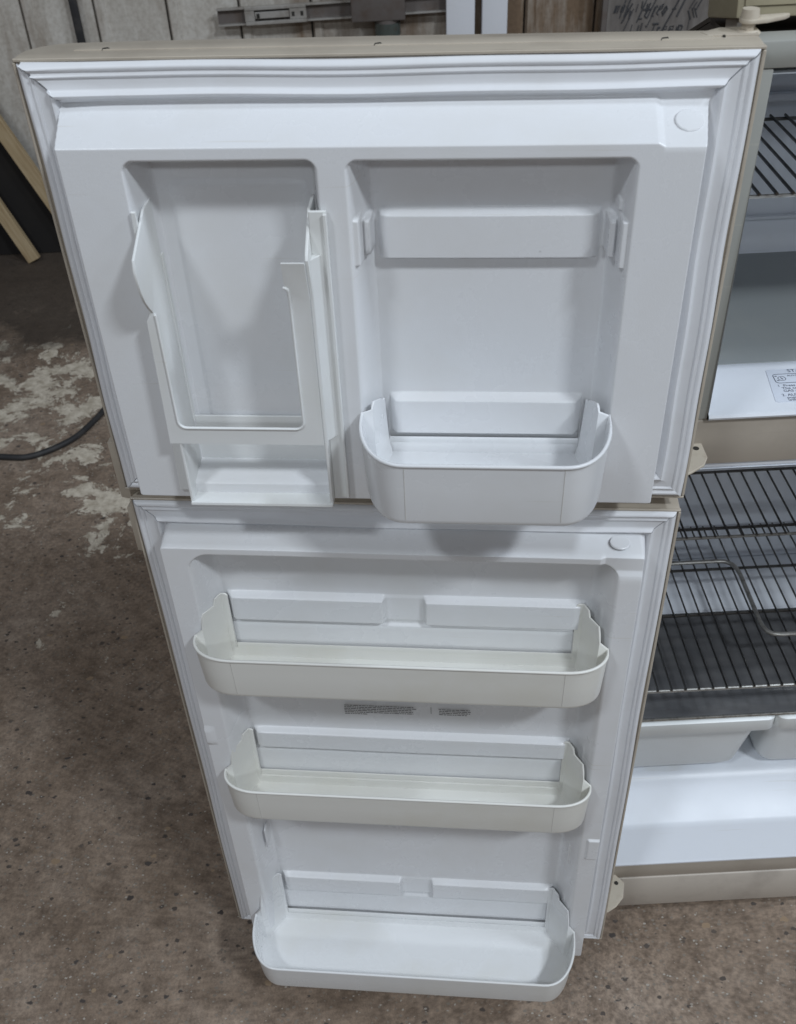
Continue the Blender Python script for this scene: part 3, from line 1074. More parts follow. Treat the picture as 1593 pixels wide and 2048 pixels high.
# top hinge: washer, hex nut, arm with round cap
HC = (0.0, 0.044)
bm = bmesh.new()
add_cyl(bm, HC, 0.0125, 0.0095, 1.7205, 1.7232, 28)
top_hinge = to_fridge(bm_obj('hinge', bm, 'hinge'))
bm = bmesh.new()
add_cyl(bm, HC, 0.0068, 0.0068, 1.7232, 1.7290, 6)
o = bm_obj('hex_nut', bm, 'hinge')
o.parent = top_hinge
o.matrix_parent_inverse = Matrix.Identity(4)
bm = bmesh.new()
arm = []
for k in range(13):
    t = R(70 + k * 220 / 12)
    arm.append((HC[0] + 0.0098 * math.cos(t), HC[1] + 0.0098 * math.sin(t)))
arm += [(HC[0] + 0.016, HC[1] - 0.007), (HC[0] + 0.036, HC[1] + 0.003), (HC[0] + 0.042, HC[1] + 0.009), (HC[0] + 0.038, HC[1] + 0.012), (HC[0] + 0.015, HC[1] + 0.0095)]
add_prism(bm, arm, 2, 1.7292, 1.7335, bevel=0.001)
add_cyl(bm, HC, 0.0090, 0.0080, 1.7333, 1.7415, 28)
o = bm_obj('hinge_arm', bm, 'hinge')
o.parent = top_hinge
bm = bmesh.new()
add_prism(bm, [(-0.050, 0.040), (-0.030, 0.0555), (0.002, 0.0575), (0.004, 0.030), (-0.045, 0.030)], 2, 1.7196, 1.7222, bevel=0.0008)
o = bm_obj('hinge_pad', bm, 'beige', fdoor)

# label on the freezer floor
bm = bmesh.new()
lab = [(0.158, 0.186), (0.1565, 0.188), (0.40, 0.188), (0.40, 0.104), (0.150, 0.104), (0.1465, 0.108)]
lab = [(0.1555, 0.1815), (0.1580, 0.1835), (0.40, 0.1835), (0.40, 0.1035), (0.1475, 0.1035), (0.1445, 0.1065)]
add_prism(bm, lab, 2, 1.2457, 1.2461)
sticker = bm_obj('instruction_label', bm, 'sticker')
sticker.parent = freezer_liner


def floor_text(body, size, x, y):
    m = Matrix.Translation((x, y, 1.2464)) @ Matrix.Rotation(R(0.0), 4, 'Z')
    return text_obj('printed_text', body, size, 'ink_navy', m, sticker)


floor_text('STARTING', 0.0105, 0.1835, 0.1750)
floor_text('AUTO   ON', 0.0052, 0.1795, 0.1645)
floor_text('1  Press the button', 0.0075, 0.1585, 0.1400)
floor_text('The control', 0.0075, 0.1625, 0.1335)
floor_text('GAS operation', 0.0075, 0.1625, 0.1270)
floor_text('2. AUTO is', 0.0078, 0.1570, 0.1170)
floor_text('position and', 0.0072, 0.1620, 0.1110)
floor_text('will run', 0.0072, 0.1620, 0.1055)
bm = bmesh.new()
path = []
for cx_, cy_, t0 in ((0.165, 0.1665, 90), (0.1645, 0.1535, 180)):
    for k in range(6):
        t = R(t0 + k * 18)
        path.append((cx_ + 0.0045 * math.cos(t), cy_ + 0.0045 * math.sin(t), 1.2463))
path = [(0.39, 0.171, 1.2463)] + path + [(0.39, 0.149, 1.2463)]
add_tube(bm, path, 0.0005, 4)
add_tube(bm, [(0.1705 + 0.0052 * math.cos(t * 0.5236), 0.160 + 0.0052 * math.sin(t * 0.5236), 1.2463) for t in range(12)], 0.0004, 4, closed=True)
add_tube(bm, [(0.1695, 0.1625, 1.2463), (0.1715, 0.1575, 1.2463)], 0.0006, 4)
add_box(bm, (0.1625, 0.1655, 1.2462), (0.1655, 0.1668, 1.2465), 0)
add_box(bm, (0.1625, 0.1545, 1.2462), (0.1655, 0.1558, 1.2465), 0)
o = bm_obj('printed_diagram', bm, 'ink_navy')
o.parent = sticker


# ------------------------------------------------------------------ door bins (each lifts off its door)
def on_door(o, a, c):
    """o's mesh is in door coordinates; move its origin to c and place it in the world"""
    o.data.transform(Matrix.Translation(-Vector(c)))
    o.rotation_euler = (0, 0, a)
    o.location = door_mat(a) @ Vector(c)
    return o


def plan_loop(x0, x1, db, df, dc, rx, tab, dg, zb, zr, ztab, znotch, lip, zrise, n=14, p=2.25):
    """closed outer plan of a bin in door coords: (X, d, top height, kind)"""
    half = [(x0 + tab + 0.0006, db, zb + lip, 'low'), (x0 + tab + 0.0001, db, zb + lip + 0.003, 'low'), (x0 + tab, db, ztab - 0.003, 'tab'), (x0 + tab - 0.003, db, ztab, 'tab'), (x0 + dg, db, ztab, 'tab')]
    ex, ed = x0 + 0.0115, dc - 0.0015
    for t in (0.2, 0.30, 0.38, 0.55, 0.75, 0.88, 0.96, 1.0):
        h = ztab if t <= 0.30 else znotch + zrise * (t - 0.38)
        if t > 0.95:
            h = h + (zr - h) * (0.35 if t < 0.99 else 0.72)
        half.append((x0 + dg + (ex - x0 - dg) * t, db + (ed - db) * t, h, 'side'))
    for k in range(n + 1):
        t = k / n * math.pi / 2
        half.append((x0 + rx - rx * abs(math.cos(t)) ** (2 / p), dc + (df - dc) * abs(math.sin(t)) ** (2 / p), zr, 'rim'))
    pts = list(half)
    m = 8
    for k in range(1, m):
        pts.append((x0 + rx + (x1 - x0 - 2 * rx) * k / m, df, zr, 'rim'))
    pts += [(x0 + x1 - x, d, h, k) for x, d, h, k in half[::-1]]
    for k in range(1, 7):
        pts.append((x1 - tab + (x0 + tab - (x1 - tab)) * k / 7, db, zb + lip, 'low'))
    return pts


def make_bin(name, a, x0, x1, db, df, dc, rx, zb, zr, ztab, znotch, lip, tab, dg, mat, label, seams=True, draft=0.004, group=None, zrise=0.008):
    loop = plan_loop(x0, x1, db, df, dc, rx, tab, dg, zb, zr, ztab, znotch, lip, zrise)
    n = len(loop)
    P = np.array([(p[0], p[1]) for p in loop])
    nx, pv_ = np.roll(P, -1, 0) - P, P - np.roll(P, 1, 0)
    e1 = nx / np.linalg.norm(nx, axis=1)[:, None]
    e0 = pv_ / np.linalg.norm(pv_, axis=1)[:, None]
    # inward normal (loop runs so that the inside is on one side; find the sign)
    nn = lambda e: np.stack([-e[:, 1], e[:, 0]], -1)
    b = nn(e0) + nn(e1)
    b /= np.maximum(np.linalg.norm(b, axis=1)[:, None], 1e-6)
    cosang = np.clip((b * nn(e1)).sum(1), 0.5, 1)
    b = b / cosang[:, None]
    q_ = np.roll(P, -1, 0)
    if (P[:, 0] * q_[:, 1] - q_[:, 0] * P[:, 1]).sum() < 0:
        b = -b
    th = 0.0026
    H = np.array([q[2] for q in loop])
    # (inset, z as function)
    outer = [(0.0040 + draft, lambda i: zb), (0.0022 + draft, lambda i: zb + 0.0010), (0.0008 + draft, lambda i: zb + 0.0035), (draft, lambda i: zb + 0.0075),
             (draft * 0.4, lambda i: zb + 0.6 * (H[i] - zb)), (0.0, lambda i: H[i] - 0.0008), (0.0008, lambda i: H[i])]
    inner = [(th - 0.0008, lambda i: H[i]), (th, lambda i: H[i] - 0.0008), (th + draft * 0.4, lambda i: zb + 0.6 * (H[i] - zb)),
             (th + draft, lambda i: min(zb + 0.016, zb + 0.75 * (H[i] - zb))), (th + draft + 0.002, lambda i: min(zb + 0.009, zb + 0.6 * (H[i] - zb))), (th + draft + 0.0026, lambda i: zb + 0.0042), (th + draft + 0.0034, lambda i: zb + 0.0028)]
    rows = []
    verts = []
    for ins, fz_ in outer + inner:
        row = []
        for i in range(n):
            q = P[i] + b[i] * ins
            row.append(len(verts))
            verts.append((q[0], -q[1], fz_(i)))
        rows.append(row)
    faces = []
    for A, B in zip(rows, rows[1:]):
        for i in range(n):
            j = (i + 1) % n
            faces.append((A[i], A[j], B[j], B[i]))
    for row, zc in ((rows[0], zb), (rows[-1], zb + 0.0028)):
        cidx = len(verts)
        verts.append(((x0 + x1) / 2, -(db + df) / 2, zc))
        faces += [(row[i], row[(i + 1) % n], cidx) for i in range(n)]
    o = mesh_obj(name, verts, faces, mat, smooth=40)
    c = ((x0 + x1) / 2, -(db + df) / 2, zb)
    on_door(o, a, c)
    tag(o, label, 'door bin', group)
    # thick rolled rim along sides and front
    bm = bmesh.new()
    pts = [(loop[i][0], -loop[i][1], H[i] - 0.0004) for i in range(n) if loop[i][3] == 'rim']
    npt = len(pts)
    rad = [0.0024 * min(1.0, 0.35 + 0.65 * min(i, npt - 1 - i) / 3) for i in range(npt)]
    pts = [(x + (0.0006 if x < c[0] else -0.0006), y, z) for x, y, z in pts]
    add_tube(bm, pts, rad, 8)
    rim = bm_obj('rim', bm, mat, smooth=60)
    rim.data.transform(Matrix.Translation(-Vector(c)))
    rim.parent = o
    if seams:
        for xs_ in (x0 + rx * 0.98, x1 - rx * 0.98):
            bm = bmesh.new()
            add_tube(bm, [(xs_, -(df - draft * 0.95), zb + 0.008), (xs_, -(df - draft * 0.4), zb + 0.6 * (zr - zb)), (xs_, -(df + 0.0000), zr - 0.004)], 0.00045, 6)
            s = bm_obj('mould_line', bm, 'mould')
            s.data.transform(Matrix.Translation(-Vector(c)))
            s.parent = o
    return o


MAT['mould'] = plastic('mould_line_plastic', (0.62, 0.61, 0.58), dirt_amt=0.1, rough=0.4, grain=0, spots=False)
make_bin('door_bin', A1, -0.3935, -0.1085, 0.009, 0.160, 0.0585, 0.057, 1.2560, 1.3430, 1.3380, 1.3430, 0.020, 0.0275, 0.0245, 'bin_white',
         'short deep white bin on the freezer door, right of the tall rack', group='bins on the two doors', zrise=0.022)
make_bin('door_bin', A2, -0.6550, -0.0725, 0.0140, 0.1060, 0.0585, 0.062, 0.8745, 0.9560, 0.9980, 0.9880, 0.022, 0.044, 0.0330, 'bin_cream',
         'yellowed wide bin, topmost on the lower door, above the printed notice', group='bins on the two doors')
make_bin('door_bin', A2, -0.6570, -0.0695, 0.0140, 0.1010, 0.0585, 0.060, 0.5595, 0.6425, 0.6930, 0.6820, 0.027, 0.044, 0.0350, 'bin_cream',
         'yellowed wide bin, middle of the three on the lower door', group='bins on the two doors')
make_bin('door_bin', A2, -0.6640, -0.0610, 0.0140, 0.1640, 0.0600, 0.060, 0.1125, 0.1900, 0.2600, 0.2480, 0.0225, 0.050, 0.0410, 'bin_bottom',
         'deepest wide white bin, lowest on the lower door, just above the floor', seams=False, group='bins on the two doors')


# ------------------------------------------------------------------ tall rack on the freezer door
RC = (-0.52, -0.04, 1.216)
rack = bpy.data.objects.new('can_rack', None)
COL.objects.link(rack)
rack.rotation_euler = (0, 0, A1)
rack.location = door_mat(A1) @ Vector(RC)
tag(rack, 'tall white open-fronted plastic rack with bottom tray on the freezer door', 'rack')


def rack_part(name, bm, smooth=35):
    o = bm_obj(name, bm, 'rack', rack, smooth)
    o.data.transform(Matrix.Translation(-Vector(RC)))
    return o


prof_l = [(0.0095, 1.2195), (0.0760, 1.2195), (0.0755, 1.300), (0.0750, 1.40), (0.0748, 1.478), (0.0790, 1.4835), (0.0850, 1.4900), (0.0930, 1.5010), (0.0990, 1.5140),
          (0.1030, 1.5300), (0.1040, 1.5420), (0.1005, 1.5520), (0.0420, 1.5815), (0.0095, 1.5840)]
bm = bmesh.new()
add_prism(bm, [(-d, z) for d, z in prof_l], 0, -0.6105, -0.6075, bevel=0.0007)
# shallow stiffening step on the inside
add_box(bm, (-0.6078, -0.018, 1.30), (-0.6062, -0.0095, 1.52), 0.0005, 1)
rack_part('side_wall', bm)
prof_r = [(0.0095, 1.2195), (0.0760, 1.2195), (0.0755, 1.30), (0.0750, 1.40), (0.0750, 1.500), (0.0850, 1.5440), (0.0820, 1.5500), (0.0420, 1.5815), (0.0095, 1.5840)]
bm = bmesh.new()
add_prism(bm, [(-d, z) for d, z in prof_r], 0, -0.4365, -0.4330, bevel=0.0007)
rack_part('side_wall', bm)
# flanges that lie on the door dam
for x0, x1, z0, z1 in ((-0.6275, -0.6106, 1.2260, 1.5860), (-0.4329, -0.4145, 1.2180, 1.5860)):
    bm = bmesh.new()
    xt = x0 if x0 > -0.5 else x0 + 0.0115
    add_prism(bm, [(x0, z0), (x1, z0), (x1, z1), (xt, z1)], 1, -0.0605, -0.0565, bevel=0.0008, seg=1)
    if x0 > -0.5:
        add_box(bm, (x1 - 0.0035, -0.0645, z0 + 0.002), (x1, -0.0606, z1 - 0.002), 0.0006, 1)
    rack_part('flange', bm)
# front frame: a U of flat strips round the opening
bm = bmesh.new()
xo0, xo1 = -0.6205, -0.4365      # outer edges
xi0, xi1 = -0.6060, -0.4580      # opening
zb_, zo = 1.3085, 1.3310
r_ = 0.010
U = [(xo0, zb_), (xo1 - 0.0002, zb_), (xo1 - 0.0002, 1.4940), (xo1 - 0.0002, 1.5430), (-0.4610, 1.5430), (-0.4610, 1.514)]
for k in range(5):
    t = R(90 - k * 90 / 4)
    U.append((xi1 - 0.0055 + 0.005 * math.cos(t) + 0.0005, 1.5075 + 0.005 * math.sin(t)))
U += [(xi1, 1.4945), (xi1, 1.44)]
for k in range(6):
    t = R(0 - k * 90 / 5)
    U.append((xi1 - r_ + r_ * math.cos(t), zo + r_ + r_ * math.sin(t)))
for k in range(6):
    t = R(-90 - k * 90 / 5)
    U.append((xi0 + r_ + r_ * math.cos(t), zo + r_ + r_ * math.sin(t)))
U += [(xi0, 1.478), (-0.6106, 1.4815), (-0.6170, 1.47)]


def bulge(z):
    return 0.0765 + 0.013 * max(0.0, min(1.0, (z - 1.495) / 0.05))


A = [bm.verts.new((x, 0.0, z)) for x, z in U]
B = [bm.verts.new((x, 0.003, z)) for x, z in U]
for tri in tessellate_polygon([[Vector((x, z, 0)) for x, z in U]]):
    bm.faces.new([A[q] for q in tri])
    bm.faces.new([B[q] for q in tri][::-1])
for i in range(len(U)):
    j = (i + 1) % len(U)
    bm.faces.new((A[i], B[i], B[j], A[j]))
for v in bm.verts:
    v.co.y -= bulge(v.co.z)
rack_part('front_frame', bm, 30)
# rounded lip round the opening
bm = bmesh.new()
lipp = [(x, -bulge(z) - 0.0004, z) for x, z in U[6:-2]]
add_tube(bm, lipp, 0.0016, 8)
rack_part('opening_lip', bm, 60)
# gusset between right wall and frame
bm = bmesh.new()
add_prism(bm, [(-0.4329, -0.0745), (-0.4329, -0.0607), (-0.4225, -0.0607)], 2, 1.312, 1.540, bevel=0.0006, seg=1)
rack_part('gusset', bm)
# tray
bm = bmesh.new()
add_prism(bm, [(-0.0095, 1.2165), (-0.0765, 1.2150), (-0.0790, 1.2175), (-0.0785, 1.2205), (-0.0755, 1.2205), (-0.0740, 1.2190), (-0.0095, 1.2195)], 0, -0.6095, -0.4335, bevel=0.0)
rack_part('tray', bm, 40)
# thin back strip of the tray compartment
bm = bmesh.new()
add_box(bm, (-0.6074, -0.0125, 1.2196), (-0.4366, -0.0095, 1.305), 0.0005, 1)
rack_part('back_strip', bm)


# ------------------------------------------------------------------ wire shelves
def wire_shelf(name, label, x0, x1, y0, y1, z, pitch, xoff, cross, matw, matc, rw=0.0016, rc=0.0028):
    root = bpy.data.objects.new(name, None)
    COL.objects.link(root)
    c = Vector(((x0 + x1) / 2, (y0 + y1) / 2, z - 0.006))
    root.location = c
    tag(root, label, 'wire shelf')
    wm = None
    k = 0
    x = x0 + xoff
    while x < x1 - 0.004:
        if wm is None:
            bm = bmesh.new()
            add_tube(bm, [(0, y0 - c.y, z - c.z), (0, y0 - c.y + 0.02, z - c.z), (0, y1 - c.y, z - c.z)], rw, 6)
            o = bm_obj('shelf_wire', bm, matw, root)
            wm = o.data
        else:
            o = bpy.data.objects.new('shelf_wire', wm)
            COL.objects.link(o)
            o.parent = root
        o.location = (x - c.x + random.uniform(-0.0006, 0.0006), 0, 0)
        x += pitch
    for yy, dz, xa, xb, m in cross:
        bm = bmesh.new()
        add_tube(bm, [((xa if xa is not None else x0) - c.x, yy - c.y, z - c.z + dz), ((xb if xb is not None else x1) - c.x, yy - c.y, z - c.z + dz)], rc, 8)
        bm_obj('cross_wire', bm, m, root)
    return root


FX0, FX1 = 0.053, CW - 0.053
IX0, IX1 = 0.017, CW - 0.017
wire_shelf('wire_shelf', 'tarnished wire shelf inside the open freezer compartment', FX0, FX1, 0.248, 0.541, 1.470, 0.0218, 0.0065,
           [(0.252, -0.0042, None, None, 'wire_light'), (0.536, -0.0040, None, None, 'wire_dark')], 'wire_dark', 'wire_dark', 0.0023, 0.0028)
wire_shelf('wire_shelf', 'dark half-depth wire shelf just below the freezer divider in the refrigerator', IX0, IX1, 0.344, 0.534, 0.800, 0.0252, 0.0125,
           [(0.348, -0.0042, None, None, 'wire_light'), (0.372, -0.0042, None, None, 'wire_dark'), (0.530, 0.0012, None, None, 'wire_dark')], 'wire_dark', 'wire_dark', 0.0019, 0.0028)
s2 = wire_shelf('wire_shelf', 'full-depth wire shelf with a raised bent rod in the refrigerator', IX0, IX1, 0.150, 0.580, 0.620, 0.0242, 0.0158,
                [(0.153, -0.0044, None, None, 'wire_light'), (0.333, -0.0044, None, None, 'wire_dark'), (0.455, -0.0044, None, None, 'wire_dark'), (0.578, -0.0044, None, None, 'wire_light')],
                'wire_dark', 'wire_dark', 0.0017, 0.0030)
bm = bmesh.new()
up_ = [(IX0, 0.464), (0.270, 0.464), (0.286, 0.462), (0.297, 0.454), (0.303, 0.440), (0.305, 0.420), (0.303, 0.300), (0.304, 0.283), (0.309, 0.270), (0.318, 0.263), (0.332, 0.261), (IX1, 0.262)]
add_tube(bm, [(x - s2.location.x, y - s2.location.y, 0.6285 - s2.location.z) for x, y in up_], 0.0042, 10)
bm_obj('bent_rod', bm, 'wire_light', s2)

# smoked glass cover lying over the crisper drawers
cv = bpy.data.objects.new('crisper_cover', None)
COL.objects.link(cv)
cv.location = (0.36, 0.37, 0.5295)
tag(cv, 'dark smoked glass cover lying over the white vegetable boxes', 'glass shelf')
bm = bmesh.new()
add_box(bm, (IX0 - 0.36, 0.160 - 0.37, 0.0), (IX1 - 0.36, 0.418 - 0.37, 0.0048), 0.001)
bm_obj('glass_pane', bm, 'smoke_glass', cv)
bm = bmesh.new()
add_box(bm, (IX0 - 0.36, 0.1555 - 0.37, 0.0005), (IX1 - 0.36, 0.1597 - 0.37, 0.0050), 0.001)
bm_obj('front_trim', bm, 'wire_light', cv)


# ------------------------------------------------------------------ crisper drawers
def drawer(name, label, x0, x1):
    root = bpy.data.objects.new(name, None)
    COL.objects.link(root)
    root.location = ((x0 + x1) / 2, 0.37, 0.3035)
    tag(root, label, 'storage box', 'white vegetable boxes under the glass cover')
    L = Vector(root.location)
    # tub: rounded-rectangle levels, narrowing downwards
    def rr(xa, xb, ya, yb, r, n=6):
        out = []
        for cx_, cy_, t0 in ((xb - r, ya + r, -90), (xb - r, yb - r, 0), (xa + r, yb - r, 90), (xa + r, ya + r, 180)):
            for k in range(n + 1):
                t = R(t0 + 90 * k / n)
                out.append((cx_ + r * math.cos(t), cy_ + r * math.sin(t)))
        return out
    lv = [(0.040, 0.3036, 0.03), (0.026, 0.3052, 0.03), (0.020, 0.312, 0.03), (0.016, 0.330, 0.028), (0.008, 0.44, 0.024), (0.004, 0.487, 0.02), (0.0035, 0.489, 0.02),
          (-0.004, 0.490, 0.016), (-0.005, 0.494, 0.016), (-0.005, 0.522, 0.016), (-0.003, 0.526, 0.016), (0.002, 0.526, 0.016), (0.004, 0.520, 0.016), (0.008, 0.487, 0.02), (0.020, 0.33, 0.028), (0.035, 0.309, 0.03)]
    verts, rows = [], []
    for ins, z, r in lv:
        ring = rr(x0 + ins, x1 - ins, 0.165 + ins * 2.6, 0.418 - ins, r)
        rows.append(list(range(len(verts), len(verts) + len(ring))))
        verts += [(x - L.x, y - L.y, z - L.z) for x, y in ring]
    faces = []
    n = len(rows[0])
    for A, B in zip(rows, rows[1:]):
        for i in range(n):
            j = (i + 1) % n
            faces.append((A[i], A[j], B[j], B[i]))
    faces += [tuple(rows[0][::-1]), tuple(rows[-1])]
    mesh_obj('tub', verts, faces, 'crisper', root, smooth=40)
    bm = bmesh.new()
    add_box(bm, (x0 + 0.012 - L.x, 0.160 - L.y, 0.496 - L.z), (x1 - 0.012 - L.x, 0.1665 - L.y, 0.5235 - L.z), 0.002)
    bm_obj('handle_rail', bm, 'crisper', root)
    return root


drawer('vegetable_box', 'white vegetable box nearest the door hinge under the dark glass cover', IX0 + 0.006, 0.306)
drawer('vegetable_box', 'white vegetable box partly cut off at the right edge of the picture', 0.318, IX1 - 0.004)

# ------------------------------------------------------------------ beige housing lying tilted on top of the refrigerator body
tb = bpy.data.objects.new('beige_housing', None)
COL.objects.link(tb)
tb.location = (0.30, 0.171, 1.7005)
tb.rotation_euler = (R(-12.5), 0, 0)
tag(tb, 'olive beige metal housing lying tilted on top of the refrigerator', 'housing')
bm = bmesh.new()
add_box(bm, (-0.270, 0.0, 0.0), (0.36, 0.104, 0.30), 0.003)
bm_obj('body', bm, 'olive', tb)
bm = bmesh.new()
add_box(bm, (-0.262, -0.0025, 0.012), (0.35, 0.0, 0.29), 0.001)
bm_obj('front_panel', bm, 'olive', tb)
bm = bmesh.new()
add_box(bm, (-0.262, 0.020, -0.016), (-0.244, 0.060, 0.0), 0.002)
bm_obj('foot', bm, 'mullion', tb)

# ------------------------------------------------------------------ things at the wall
# two pine battens leaning at left; black sheet added for the shade behind them


def batten(p0, p1, w, t, label):
    p0, p1 = Vector(p0), Vector(p1)
    L = (p1 - p0).length
    bm = bmesh.new()
    add_box(bm, (-w / 2, -t / 2, 0), (w / 2, t / 2, L), 0.002, 1)
    o = bm_obj('batten', bm, 'wood')
    zax = (p1 - p0).normalized()
    yax = Vector((0, 1, 0))
    yax = (yax - zax * yax.dot(zax)).normalized()
    xax = yax.cross(zax)
    o.matrix_world = Matrix.Translation(p0) @ Matrix((xax, yax, zax)).transposed().to_4x4()
    return tag(o, label, 'batten', 'pine battens leaning at the wall')


batten((-1.700, 3.40, 0.012), (-2.36, 3.57, 1.40), 0.062, 0.03, 'longer pine batten leaning on the wall, the one nearer the door')
batten((-1.945, 3.37, 0.010), (-2.44, 3.55, 1.10), 0.058, 0.03, 'pine batten resting its lower end on the dark floor, left of the other')
sheet = mesh_obj('shade_sheet', [(-1.72, 3.46, 0.004), (-3.2, 3.46, 0.004), (-3.2, 3.575, 1.10), (-2.24, 3.575, 1.10), (-1.72, 3.47, 0.004), (-3.2, 3.47, 0.004), (-3.2, 3.585, 1.10), (-2.24, 3.585, 1.10)],
                 [(0, 1, 2, 3), (7, 6, 5, 4), (0, 4, 5, 1), (1, 5, 6, 2), (2, 6, 7, 3), (3, 7, 4, 0)], 'shade_sheet', smooth=None)
tag(sheet, 'added black sheet standing in for the shade behind the pine battens', 'sheet')

# dark rod at the wall
bm = bmesh.new()
add_box(bm, (-1.585, 3.565, 0.0), (-1.553, 3.585, 1.6), 0.003)
tag(bm_obj('black_strip', bm, 'rubber'), 'narrow black upright strip on the cream wall', 'strip')

# black cable on the floor
bm = bmesh.new()
cab = [(-2.2, 1.93), (-1.95, 1.86), (-1.80, 1.83), (-1.69, 1.822), (-1.60, 1.812), (-1.525, 1.846), (-1.454, 1.914), (-1.405, 2.017), (-1.375, 2.12), (-1.35, 2.3), (-1.33, 2.6)]
cp = []
for i in range(len(cab) - 1):
    p0 = Vector(cab[max(i - 1, 0)]); p1 = Vector(cab[i]); p2 = Vector(cab[i + 1]); p3 = Vector(cab[min(i + 2, len(cab) - 1)])
    for k in range(6):
        t = k / 6
        q = 0.5 * ((2 * p1) + (p2 - p0) * t + (2 * p0 - 5 * p1 + 4 * p2 - p3) * t * t + (3 * p1 - p0 - 3 * p2 + p3) * t ** 3)
        cp.append((q.x, q.y, 0.0115))
add_tube(bm, cp, 0.0105, 12)
tag(bm_obj('cable', bm, 'rubber'), 'thick black cable curving across the floor at the left', 'cable')

# galvanised slide rail
rail = bpy.data.objects.new('slide_rail', None)
COL.objects.link(rail)
rail.location = (-0.70, 3.57, 0.955)
rail.rotation_euler = (0, R(-1.0), 0)
tag(rail, 'galvanised slide rail fixed across the stained wall', 'rail')
bm = bmesh.new()
add_box(bm, (-0.285, 0.0, -0.028), (0.70, 0.008, 0.032), 0.001, 1)
bm_obj('channel', bm, 'box_grey', rail)
bm = bmesh.new()
add_box(bm, (-0.285, -0.022, 0.026), (0.70, 0.0, 0.034), 0.001, 1)
add_box(bm, (-0.285, -0.022, -0.034), (0.70, 0.0, -0.027), 0.001, 1)
bm_obj('flange', bm, 'galv', rail)
bm = bmesh.new()
add_box(bm, (-0.17, -0.034, -0.034), (0.085, -0.0225, -0.020), 0.002, 1)
add_box(bm, (-0.17, -0.034, 0.022), (0.085, -0.0225, 0.036), 0.002, 1)
add_box(bm, (-0.17, -0.034, -0.019), (-0.130, -0.026, 0.021), 0.001, 1)
add_box(bm, (0.015, -0.034, -0.019), (0.085, -0.026, 0.021), 0.001, 1)
add_box(bm, (-0.129, -0.028, -0.012), (0.014, -0.023, 0.014), 0.002, 1)
bm_obj('carriage', bm, 'galv', rail)
for x in (-0.115, 0.03, 0.066):
    bm = bmesh.new()
    add_box(bm, (x - 0.006, -0.0352, -0.008), (x + 0.006, -0.0345, 0.010), 0.0)
    bm_obj('slot', bm, 'dark_hole', rail)

# grey box with a conduit below it
eb = bpy.data.objects.new('junction_box', None)
COL.objects.link(eb)
eb.location = (-0.315, 3.50, 0.80)
tag(eb, 'dark grey junction box with a pipe below it on the stained wall', 'junction box')
bm = bmesh.new()
add_box(bm, (-0.115, -0.05, 0.132), (0.105, 0.06, 0.42), 0.006)
bm_obj('enclosure', bm, 'box_grey', eb)
bm = bmesh.new()
add_tube(bm, [(0.03, 0.0, 0.132), (0.03, 0.0, -0.75)], 0.048, 16)
bm_obj('pipe', bm, 'box_grey', eb)
bm = bmesh.new()
add_tube(bm, [(0.032, 0.0, 0.118), (0.032, 0.0, 0.07)], 0.053, 16)
bm_obj('coupling', bm, 'green_glass', eb)

# two white posts
for x0, x1, z0, lab in ((-0.040, 0.078, 0.0, 'white flat post at the wall, left of the pair'), (0.108, 0.213, 0.0, 'white flat post at the wall, right of the pair')):
    bm = bmesh.new()
    add_box(bm, (x0, 3.50, z0), (x1, 3.535, 1.75), 0.004)
    o = bm_obj('white_post', bm, 'white_post')
    o.data.transform(Matrix.Translation((-(x0 + x1) / 2, -3.52, 0)))
    o.location = ((x0 + x1) / 2, 3.52, 0)
    tag(o, lab, 'post', 'white posts at the wall')

# board with hand lettering
bd = bpy.data.objects.new('lettered_board', None)
COL.objects.link(bd)
bd.location = (0.855, 3.50, 0.0)
tag(bd, 'grey weathered board with black hand lettering leaning on the wall', 'board')
bm = bmesh.new()
add_box(bm, (-0.228, 0.0, 0.0), (0.222, 0.018, 1.5), 0.003)
bm_obj('panel', bm, 'board', bd)
bm = bmesh.new()
add_box(bm, (-0.250, -0.004, 0.0), (-0.2285, 0.02, 1.5), 0.002)
bm_obj('edge_strip', bm, 'box_grey', bd)
bm = bmesh.new()


def stroke(pts, r=0.0035):
    add_tube(bm, [(x, -0.0012, z) for x, z in pts], r, 5)


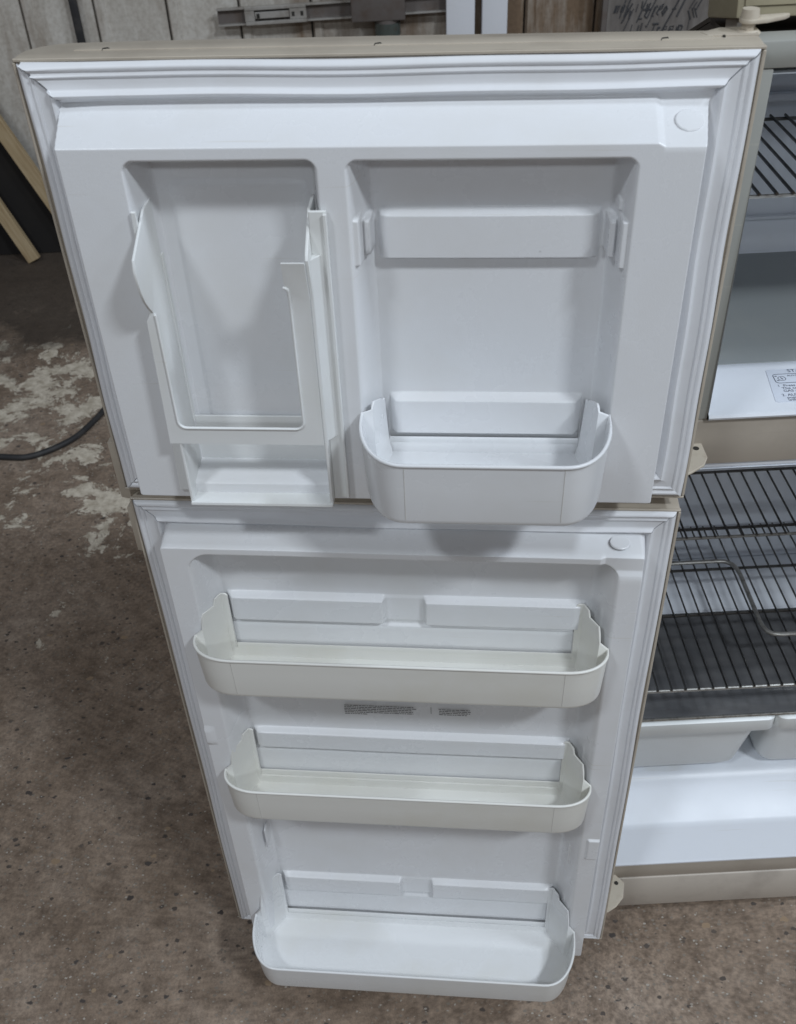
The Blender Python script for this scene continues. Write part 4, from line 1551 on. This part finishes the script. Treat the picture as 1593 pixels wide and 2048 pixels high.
def letters(word, x, z, h, w, lean=0.12):
    G = {
        'E': [[(0, 0), (0, 1)], [(0, 1), (.7, 1)], [(0, .5), (.5, .5)], [(0, 0), (.7, 0)]],
        'd': [[(.6, 1), (.6, 0)], [(.6, .45), (.1, .4), (.05, .1), (.6, 0)]],
        'g': [[(.6, .5), (.1, .5), (.05, .1), (.6, .05)], [(.6, .5), (.55, -.6), (.1, -.45)]],
        'e': [[(0, .3), (.55, .3), (.5, .55), (.1, .5), (0, .15), (.5, 0)]],
        'o': [[(.1, .45), (0, .15), (.3, 0), (.55, .3), (.1, .45)]],
        'f': [[(.7, 1), (.35, .95), (.2, -.7)], [(0, .45), (.6, .45)]],
        'T': [[(.3, 1), (.3, 0)], [(-.1, .95), (.8, 1)]],
        'r': [[(0, .5), (.05, 0)], [(.05, .35), (.5, .5)]],
        'n': [[(0, .5), (.05, 0)], [(.05, .35), (.4, .5), (.5, 0)]],
        'y': [[(0, .5), (.25, .1)], [(.6, .55), (.1, -.7)]],
        'h': [[(0, 1), (0, 0)], [(0, .4), (.4, .5), (.5, 0)]],
        'i': [[(.1, .5), (.1, 0)]],
        'l': [[(.1, 1), (.1, 0)]],
        'm': [[(0, .5), (0, 0)], [(0, .4), (.25, .5), (.3, 0)], [(.3, .4), (.55, .5), (.6, 0)]],
        'u': [[(0, .5), (.1, .05), (.4, .05), (.5, .5), (.5, 0)]],
        'a': [[(.5, .5), (.1, .45), (.05, .05), (.5, .1)], [(.5, .5), (.55, 0)]],
    }
    for ch in word:
        for st in G.get(ch, []):
            jx, jz = rnd.uniform(-0.10, 0.10), rnd.uniform(-0.10, 0.10)
            stroke([(x + (px + jx + rnd.uniform(-0.06, 0.06)) * w + lean * pz * h, z + (pz + jz + rnd.uniform(-0.05, 0.05)) * h) for px, pz in st], rnd.uniform(0.0018, 0.0042))
        x += w * 0.98


letters('muy', -0.205, 0.905, 0.055, 0.026, 0.35)
letters('lly', -0.178, 0.885, 0.070, 0.018, 0.30)
letters('Edge', -0.098, 0.888, 0.075, 0.024, 0.42)
letters('iyu', -0.112, 0.912, 0.060, 0.020, 0.30)
letters('of', -0.008, 0.880, 0.085, 0.030, 0.45)
letters('l', 0.060, 0.885, 0.080, 0.02, 0.4)
letters('Treen', -0.040, 0.822, 0.042, 0.026, 0.25)
letters('g', 0.072, 0.828, 0.040, 0.024, 0.25)
letters('hill', -0.130, 0.812, 0.050, 0.014, 0.2)
letters('lil', 0.110, 0.905, 0.060, 0.015, 0.5)
letters('iii', 0.122, 0.872, 0.075, 0.013, -0.4)
letters('e', -0.195, 0.812, 0.030, 0.02)
stroke([(0.118, 0.885), (0.108, 0.72)], 0.0014)
o = bm_obj('hand_lettering', bm, 'ink', bd)
o['kind'] = 'stuff'
